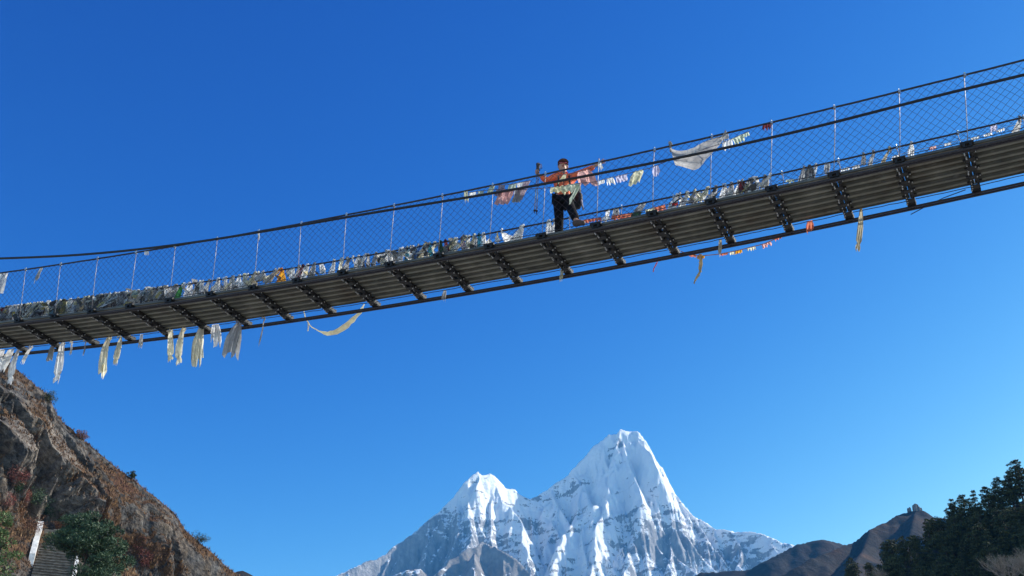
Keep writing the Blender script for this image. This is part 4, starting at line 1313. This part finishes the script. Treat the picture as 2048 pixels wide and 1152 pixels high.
flag_string('prayer_flag_string', 'string of faded prayer flags along the near side in front of the walker',
            [(932, 386), (985, 379), (1040, 379), (1093, 376), (1128, 371.5), (1152, 367), (1187, 364), (1215, 357), (1240, 351), (1300, 336), (1345, 318), (1440, 288), (1500, 262)], -0.36,
            [(945, 14, 10, 'white', 'flag', 0.1), (962, 12, 10, 'pale green', 'flag', 0), (1000, 16, 14, 'mauve', 'flag', 0.1), (1016, 30, 30, 'pink', 'flag', -0.2), (1036, 16, 26, 'grey', 'flag', 0.1), (1048, 20, 22, 'mauve', 'flag', -0.4),
             (1117, 34, 12, 'yellow', 'rag', 0.0), (1144, 30, 14, 'pale green', 'rag', -0.2), (1158, 10, 34, 'pale green', 'rag', -0.25),
             (1203, 12, 8, 'white', 'rag', 0), (1220, 16, 12, 'white', 'rag', 0.2), (1243, 22, 14, 'lavender', 'flag', 0.1), (1278, 26, 22, 'yellow', 'rag', -0.4), (1311, 14, 20, 'lavender', 'rag', -0.1), (1455, 20, 16, 'white', 'flag', -0.2), (1474, 20, 14, 'pale green', 'flag', 0.1), (1490, 14, 8, 'pale green', 'flag', 0)], CORD)
flag_string('prayer_flag_string', 'short string with three faded flags just above the pink flag left of the walker',
            [(985, 371), (1020, 369), (1060, 361)], -0.31, [(1004, 14, 12, 'mauve', 'flag', 0), (1026, 18, 14, 'pale green', 'flag', 0), (1042, 14, 12, 'white', 'flag', 0), (1054, 14, 14, 'mauve', 'flag', -0.2)], CORD)
flag_string('prayer_flag_string', 'pink and yellow pair of flags across the chest of the walker',
            [(1112, 352), (1150, 345), (1176, 338), (1190, 334)], -0.33, [(1130, 10, 16, 'yellow', 'rag', -0.5), (1166, 34, 30, 'pink', 'rag', 0.3)], CORD)
flag_string('prayer_flag_string', 'string of scarlet, white and dark green flags on the far side right of the walker',
            [(1146, 444), (1180, 438), (1222, 432), (1262, 426), (1290, 420), (1335, 408), (1390, 400)], 1.56,
            [(1163, 30, 7, 'scarlet', 'flag', 0), (1190, 24, 6, 'scarlet', 'flag', 0), (1212, 18, 10, 'white', 'rag', 0), (1236, 24, 9, 'scarlet', 'flag', 0), (1256, 18, 12, 'scarlet', 'flag', -0.3), (1273, 20, 18, 'bottle green', 'flag', 0), (1300, 18, 8, 'yellow', 'flag', 0), (1320, 20, 10, 'scarlet', 'flag', 0.1), (1350, 12, 6, 'red', 'flag', 0)], CORD)
flag_string('prayer_flag_string', 'thin pale string with tiny flags on the far side near the right picture edge',
            [(1556, 361), (1610, 357), (1660, 344), (1700, 334), (1760, 319), (1830, 301), (1900, 285), (1960, 272), (2020, 252), (2060, 246)], 1.58,
            [(1580, 16, 6, 'pale green', 'flag', 0), (1668, 22, 5, 'pink', 'flag', 0), (1690, 16, 5, 'white', 'flag', 0), (1712, 14, 8, 'white', 'rag', 0), (1790, 14, 8, 'white', 'rag', 0), (1866, 12, 7, 'pink', 'flag', -0.2), (1895, 12, 5, 'white', 'flag', 0), (1950, 14, 6, 'white', 'flag', 0), (1975, 14, 6, 'white', 'flag', 0), (2000, 14, 5, 'white', 'flag', 0)],
            simple_mat('pale_cord', (0.5, 0.46, 0.40), 0.8), 0.0045)
flag_string('prayer_flag_string', 'loose string of little orange and white flags drooping below the deck',
            [(1362, 503), (1378, 508), (1400, 512), (1440, 508), (1480, 500), (1530, 487), (1582, 463)], 1.42,
            [(1385, 16, 4, 'scarlet', 'flag', 0), (1402, 14, 5, 'orange', 'flag', 0), (1448, 14, 4, 'scarlet', 'flag', 0), (1464, 9, 6, 'cream', 'rag', 0), (1477, 14, 6, 'orange', 'rag', 0), (1502, 16, 6, 'cream', 'rag', 0), (1532, 18, 7, 'pink', 'rag', 0), (1556, 14, 4, 'scarlet', 'flag', 0)],
            simple_mat('orange_cord', (0.42, 0.20, 0.10), 0.8), 0.008)
def dangling(name, label, pts, off, r0, mat, cat):
    c0 = bp(0, off); P = []
    for px, py in pts:
        d = at(px, py, 1.0); P.append(d * (c0.dot(BN) / d.dot(BN)))
    q = random.Random(len(pts) + int(pts[0][0])); R = []; V = []
    n = 26
    Pn = np.array([tuple(p) for p in P]); t = np.linspace(0, 1, n)
    s = np.linspace(0, 1, len(P))
    Q = [Vector([np.interp(tt, s, Pn[:, k]) for k in range(3)]) + Vector((q.uniform(-1, 1), q.uniform(-1, 1), q.uniform(-1, 1))) * 0.006 for tt in t]
    rr = [r0(tt) * q.uniform(0.75, 1.25) for tt in t]
    mb = MB(); mb.tube([p - Q[0] for p in Q], rr, 7)
    o = mb.build(name, mat, None, True); o.location = Q[0]
    return tag(o, label, cat)
dangling('rag', 'ragged orange tail dangling from the loose flag string below the deck', [(1401, 511), (1402, 525), (1400, 545), (1393, 556), (1388, 567)], 1.42, lambda t: 0.034 * (1 - 0.55 * t), CM['tan'], 'rag')
dangling('rag', 'thin reddish thread dangling below the deck left of the loose flag string', [(1318, 514), (1313, 528), (1308, 536), (1306, 544)], 1.42, lambda t: 0.010, CM['scarlet'], 'thread')
dangling('scarf', 'twisted white garland looping below the deck on the left', [(607, 620), (612, 640), (622, 653), (640, 664), (655, 668), (672, 664), (692, 652), (708, 637), (720, 624), (729, 608)], 1.42, lambda t: 0.010 + 0.042 * math.sin(math.pi * max(0, min(1, (t - 0.32) / 0.66))) ** 0.7, CM['cream'], 'scarf')
dangling('rag', 'small white tail tied to the looping garland', [(616, 644), (617, 652), (616, 662)], 1.42, lambda t: 0.014, CM['white'], 'rag')

# ------------------------------------------------------------------ the walker
def skin(name, nodes, edges, root_node, mat, parent, sub=2):
    """one continuous surface grown round a skeleton of joints"""
    names = list(nodes)
    me = bpy.data.meshes.new(name)
    me.from_pydata([nodes[n][0] for n in names], [(names.index(a), names.index(b)) for a, b in edges], [])
    o = link(bpy.data.objects.new(name, me), parent)
    sk = o.modifiers.new('skin', 'SKIN')
    sk.use_smooth_shade = True
    for k, n in enumerate(names):
        r = nodes[n][1]
        me.skin_vertices[0].data[k].radius = r if isinstance(r, tuple) else (r, r)
        me.skin_vertices[0].data[k].use_root = (n == root_node)
    ss = o.modifiers.new('subdivision', 'SUBSURF'); ss.levels = sub; ss.render_levels = sub
    me.materials.append(mat)
    return o

def ellipsoid(mb, c, rx, ry, rz, n=14, m=9, lo=-1.0, hi=1.0):
    c = Vector(c); vs = []; fs = []
    for j in range(m + 1):
        z = lo + (hi - lo) * j / m
        rr = math.sqrt(max(0.0, 1 - z * z))
        for i in range(n):
            a = 2 * math.pi * i / n
            vs.append(c + Vector((math.cos(a) * rr * rx, math.sin(a) * rr * ry, z * rz)))
    for j in range(m):
        for i in range(n): fs.append((j * n + i, j * n + (i + 1) % n, (j + 1) * n + (i + 1) % n, (j + 1) * n + i))
    mb.add(vs, fs)

def walker():
    skinm = simple_mat('skin', (0.50, 0.27, 0.19), 0.55, 0, 0.1, 12)
    jacket = simple_mat('orange_red_jacket', (0.98, 0.16, 0.055), 0.7, 0, 0.15, 10)
    cuff = simple_mat('jacket_trim', (0.05, 0.04, 0.045), 0.7)
    trous = simple_mat('black_trousers', (0.008, 0.008, 0.009), 0.85, 0, 0.3, 8, 0.1)
    shoe = simple_mat('brown_boots', (0.10, 0.07, 0.055), 0.7, 0, 0.3, 14)
    capm = simple_mat('grey_brown_cap', (0.15, 0.12, 0.115), 0.8)
    lens = NT('rose_sunglass_lens'); lens.base((0.42, 0.10, 0.14), 0.08, 0.3, 0.8)
    packm = simple_mat('black_pack_fabric', (0.015, 0.016, 0.018), 0.7, 0, 0.3, 10)
    h = h_at(1127, 0.42, 0.045)
    foot = bp(h, 0.42, 0.045)
    root = empty('person', foot)
    tag(root, 'person in orange red jacket, black trousers and cap on the footbridge, arms spread', 'person')
    J = {   # joints: x to the picture's right, -y towards the camera, z up
        'pelvis': ((0.0, 0, 0.93), (0.145, 0.11)), 'spine': ((0.01, 0, 1.08), (0.135, 0.10)), 'chest': ((0.03, 0, 1.27), (0.150, 0.11)), 'neck0': ((0.035, 0, 1.41), 0.065), 'neck': ((0.035, -0.015, 1.475), 0.052),
        'head0': ((0.03, -0.03, 1.545), (0.072, 0.082)), 'head': ((0.025, -0.035, 1.615), (0.080, 0.096)), 'top': ((0.025, -0.025, 1.675), (0.058, 0.070)), 'chin': ((0.024, -0.085, 1.545), 0.036),
        'shR': ((-0.135, 0, 1.385), 0.070), 'elR': ((-0.27, -0.08, 1.245), 0.045), 'wrR': ((-0.405, -0.14, 1.325), 0.028), 'haR': ((-0.442, -0.155, 1.365), (0.036, 0.020)),
        'shL': ((0.195, 0, 1.395), 0.070), 'elL': ((0.42, -0.12, 1.425), 0.045), 'wrL': ((0.60, -0.24, 1.475), 0.028), 'haL': ((0.665, -0.275, 1.500), (0.040, 0.020)),
        'hipR': ((-0.075, 0.0, 0.86), 0.095), 'knR': ((-0.070, -0.05, 0.48), 0.062), 'anR': ((-0.075, 0.03, 0.09), 0.042), 'toR': ((-0.115, -0.12, 0.045), 0.038),
        'hipL': ((0.085, 0.0, 0.86), 0.095), 'knL': ((0.135, -0.24, 0.53), 0.062), 'anL': ((0.205, -0.44, 0.14), 0.042), 'toL': ((0.36, -0.48, 0.07), 0.038)}
    E = [('pelvis', 'spine'), ('spine', 'chest'), ('chest', 'neck0'), ('neck0', 'neck'), ('neck', 'head0'), ('head0', 'head'), ('head', 'top'), ('head0', 'chin'),
         ('chest', 'shR'), ('shR', 'elR'), ('elR', 'wrR'), ('wrR', 'haR'), ('chest', 'shL'), ('shL', 'elL'), ('elL', 'wrL'), ('wrL', 'haL'),
         ('pelvis', 'hipR'), ('hipR', 'knR'), ('knR', 'anR'), ('anR', 'toR'), ('pelvis', 'hipL'), ('hipL', 'knL'), ('knL', 'anL'), ('anL', 'toL')]
    # gripping fingers on the poles (right hand), open fingers over the hand rope (left hand)
    for k, (dz, ln) in enumerate([(0.030, 0.075), (0.010, 0.085), (-0.012, 0.080), (-0.034, 0.065)]):
        b_ = Vector((-0.458, -0.160, 1.368 + dz))
        J['fR%da' % k] = (tuple(b_), 0.011)
        J['fR%db' % k] = (tuple(b_ + Vector((-0.022, -ln * 0.5, 0.0))), 0.010)
        J['fR%dc' % k] = (tuple(b_ + Vector((0.018, -ln * 0.72, -0.004))), 0.009)
        E += [('haR', 'fR%da' % k), ('fR%da' % k, 'fR%db' % k), ('fR%db' % k, 'fR%dc' % k)]
    J['tRa'] = ((-0.426, -0.19, 1.382), 0.012); J['tRb'] = ((-0.438, -0.222, 1.405), 0.010)
    E += [('haR', 'tRa'), ('tRa', 'tRb')]
    for k, (a, ln) in enumerate([(0.62, 0.075), (0.30, 0.088), (0.02, 0.084), (-0.28, 0.066)]):
        b_ = Vector((0.688, -0.285, 1.515)) + Vector((0.006 * k, 0, -0.014 * k + 0.016))
        d = Vector((math.cos(a), -0.25, math.sin(a) * 0.8 + 0.15)).normalized()
        J['fL%da' % k] = (tuple(b_), 0.011)
        J['fL%db' % k] = (tuple(b_ + d * ln * 0.55), 0.010)
        J['fL%dc' % k] = (tuple(b_ + d * ln + Vector((0, -0.012, -0.008))), 0.008)
        E += [('haL', 'fL%da' % k), ('fL%da' % k, 'fL%db' % k), ('fL%db' % k, 'fL%dc' % k)]
    J['tLa'] = ((0.662, -0.302, 1.537), 0.012); J['tLb'] = ((0.656, -0.322, 1.573), 0.010)
    E += [('haL', 'tLa'), ('tLa', 'tLb')]
    body = skin('body', J, E, 'pelvis', skinm, root, 2)
    g = lambda n, r, d=(0, 0, 0): ((J[n][0][0] + d[0], J[n][0][1] + d[1], J[n][0][2] + d[2]), r)
    jk = {'hem': g('pelvis', (0.180, 0.142), (0, 0, -0.10)), 'waist': g('spine', (0.168, 0.132)), 'chest': g('chest', (0.178, 0.138)), 'col': g('neck0', (0.085, 0.085)), 'col2': g('neck', 0.068, (0, 0.01, -0.01)),
          'shR': g('shR', 0.088), 'elR': g('elR', 0.066), 'wrR': g('wrR', 0.046, (0.02, 0.01, -0.015)), 'shL': g('shL', 0.088), 'elL': g('elL', 0.066), 'wrL': g('wrL', 0.046, (-0.02, 0.01, -0.015))}
    jo = skin('jacket', jk, [('hem', 'waist'), ('waist', 'chest'), ('chest', 'col'), ('col', 'col2'), ('chest', 'shR'), ('shR', 'elR'), ('elR', 'wrR'), ('chest', 'shL'), ('shL', 'elL'), ('elL', 'wrL')], 'hem', jacket, root, 2)
    z = MB(); z.tube([(0.02, -0.145, 0.92), (0.02, -0.138, 1.08), (0.035, -0.146, 1.27), (0.036, -0.10, 1.40), (0.036, -0.085, 1.45)], 0.009, 5); z.build('zip', cuff, jo)
    tr = {'waist': g('pelvis', (0.160, 0.125), (0, 0, -0.01)), 'hipR': g('hipR', 0.112), 'knR': g('knR', 0.088), 'anR': g('anR', 0.080, (0, 0, 0.03)), 'hipL': g('hipL', 0.112), 'knL': g('knL', 0.088), 'anL': g('anL', 0.076, (0, 0, 0.03))}
    skin('trousers', tr, [('waist', 'hipR'), ('hipR', 'knR'), ('knR', 'anR'), ('waist', 'hipL'), ('hipL', 'knL'), ('knL', 'anL')], 'waist', trous, root, 2)
    for an, to in (('anR', 'toR'), ('anL', 'toL')):
        a, t = Vector(J[an][0]), Vector(J[to][0]); back = a + (a - t) * 0.32
        ft = {'leg': ((a.x, a.y, a.z + 0.02), 0.056), 'ank': ((a.x, a.y, a.z - 0.03), 0.058), 'heel': ((back.x, back.y, 0.05), (0.046, 0.048)), 'ball': (tuple(a.lerp(t, 0.72) - Vector((0, 0, 0.012))), (0.052, 0.046)), 'toe': (tuple(t), (0.046, 0.036))}
        s_ = skin('boot', ft, [('leg', 'ank'), ('ank', 'heel'), ('ank', 'ball'), ('ball', 'toe')], 'ank', shoe, root, 2)
    # face and cap
    f = MB(); f.add([(0.005, -0.120, 1.600), (0.041, -0.120, 1.600), (0.023, -0.118, 1.640), (0.023, -0.150, 1.600), (0.023, -0.122, 1.590)], [(0, 3, 2), (3, 1, 2), (0, 4, 3), (4, 1, 3)]); f.build('nose', skinm, body)
    for s in (-1, 1):
        e_ = MB(); ellipsoid(e_, (0.025 + s * 0.083, -0.025, 1.605), 0.012, 0.020, 0.032, 8, 6); e_.build('ear', skinm, body, True)
    mo = MB(); mo.tube([(-0.006, -0.116, 1.566), (0.024, -0.125, 1.560), (0.052, -0.114, 1.567)], [0.004, 0.007, 0.004], 5); mo.build('mouth', simple_mat('lips', (0.36, 0.10, 0.09), 0.5), body)
    gl = MB()
    for s in (-1, 1): ellipsoid(gl, (0.025 + s * 0.037, -0.115, 1.628), 0.034, 0.018, 0.021, 10, 6)
    gl.box((0.025, -0.128, 1.632), 0.03, 0.008, 0.008)
    for s in (-1, 1): gl.tube([(0.025 + s * 0.068, -0.11, 1.633), (0.025 + s * 0.090, -0.02, 1.628)], 0.004, 5)
    gl.build('sunglasses', lens.m, root, True)
    cp = MB(); ellipsoid(cp, (0.025, -0.030, 1.648), 0.098, 0.115, 0.098, 18, 7, 0.0, 1.0)
    br = []
    for k in range(13):
        a = math.pi * (1.12 + 0.76 * k / 12)
        br.append((0.025 + 0.098 * math.cos(a), -0.030 + 0.112 * math.sin(a), 1.654)); br.append((0.025 + 0.108 * math.cos(a), -0.050 + 0.180 * math.sin(a), 1.640))
    cp.add(br, [(2 * k, 2 * k + 1, 2 * k + 3, 2 * k + 2) for k in range(12)])
    cp.add([(x_, y_, z_ - 0.006) for x_, y_, z_ in br], [(2 * k, 2 * k + 2, 2 * k + 3, 2 * k + 1) for k in range(12)])
    cp.build('cap', capm, root, True)
    hr = MB(); ellipsoid(hr, (0.025, 0.000, 1.615), 0.088, 0.098, 0.075, 14, 7, -0.9, 0.5); hr.build('hair', simple_mat('dark_hair', (0.02, 0.016, 0.014), 0.6), root, True)
    # backpack with straps
    pk = empty('backpack', foot + Vector((0.16, 0.16, 1.1)))
    tag(pk, 'black backpack worn by the person on the footbridge, showing beside the hip', 'backpack')
    mb = MB(); mb.box((0.02, 0.04, 0.0), 0.34, 0.20, 0.50)
    o = mb.build('pack_body', packm, pk, True); bv = o.modifiers.new('bevel', 'BEVEL'); bv.width = 0.07; bv.segments = 4
    mb = MB(); mb.box((0.15, -0.02, -0.10), 0.12, 0.16, 0.24)
    o = mb.build('side_pocket', packm, pk, True); bv = o.modifiers.new('bevel', 'BEVEL'); bv.width = 0.05; bv.segments = 3
    for s in (-1, 1):
        mb = MB(); x0 = -0.13 + s * 0.095
        mb.tube([(x0, 0.0, 0.30), (x0, -0.16, 0.33), (x0, -0.305, 0.20), (x0 + s * 0.01, -0.315, 0.02), (x0 + s * 0.06, -0.22, -0.12), (x0 + s * 0.08, 0.0, -0.16)], 0.016, 6)
        mb.build('shoulder_strap', packm, pk, True)
    mb = MB(); mb.tube([(-0.33, -0.06, -0.21), (-0.24, -0.28, -0.20), (-0.14, -0.31, -0.20), (-0.02, -0.29, -0.20), (0.06, -0.1, -0.20)], 0.017, 6); mb.build('hip_belt', packm, pk, True)
    mb = MB(); mb.tube([(0.18, -0.14, -0.2), (0.19, -0.16, -0.33), (0.21, -0.15, -0.42)], [0.018, 0.016, 0.012], 6); mb.build('dangling_strap', simple_mat('grey_webbing', (0.30, 0.27, 0.28), 0.7), pk, True)
    # two folded trekking poles in the hand
    for k in range(2):
        dx = -0.012 + 0.024 * k
        base = foot + Vector((-0.485 + dx * 1.5, -0.190 + 0.02 * k, 0.50))
        pr = empty('trekking_pole', base)
        tag(pr, ['trekking pole with black grip in the hand of the person, the outer of two', 'trekking pole with black grip in the hand of the person, the inner of two'][k], 'trekking pole', 'trekking poles held by the walker')
        top = Vector((0.055 - dx * 0.5, 0.0, 1.06 + 0.015 * k))
        sh = MB(); sh.tube([(0, 0, 0.03), top * 0.5, top * 0.80], [0.008, 0.009, 0.010], 7); sh.build('shaft', simple_mat('silver_pole', (0.42, 0.40, 0.40), 0.35, 0.7), pr, True)
        gr = MB(); gr.tube([top * 0.79, top * 0.86, top * 0.93, top * 0.975, top], [0.016, 0.019, 0.018, 0.026, 0.018], 8); gr.build('grip', cuff, pr, True)
        ti = MB(); ti.tube([(0, 0, -0.03), (0, 0, 0.035)], [0.004, 0.012], 6); ti.tube([(0, 0, 0.03), (0, 0, 0.038)], 0.024, 9); ti.build('tip', cuff, pr, True)
        lp = MB(); lp.tube([top * 0.97, top * 0.95 + Vector((0.045, -0.02, 0.02)), top * 0.88 + Vector((0.06, -0.02, 0)), top * 0.84 + Vector((0.02, -0.01, 0))], 0.007, 5); lp.build('wrist_loop', cuff, pr, True)
walker()
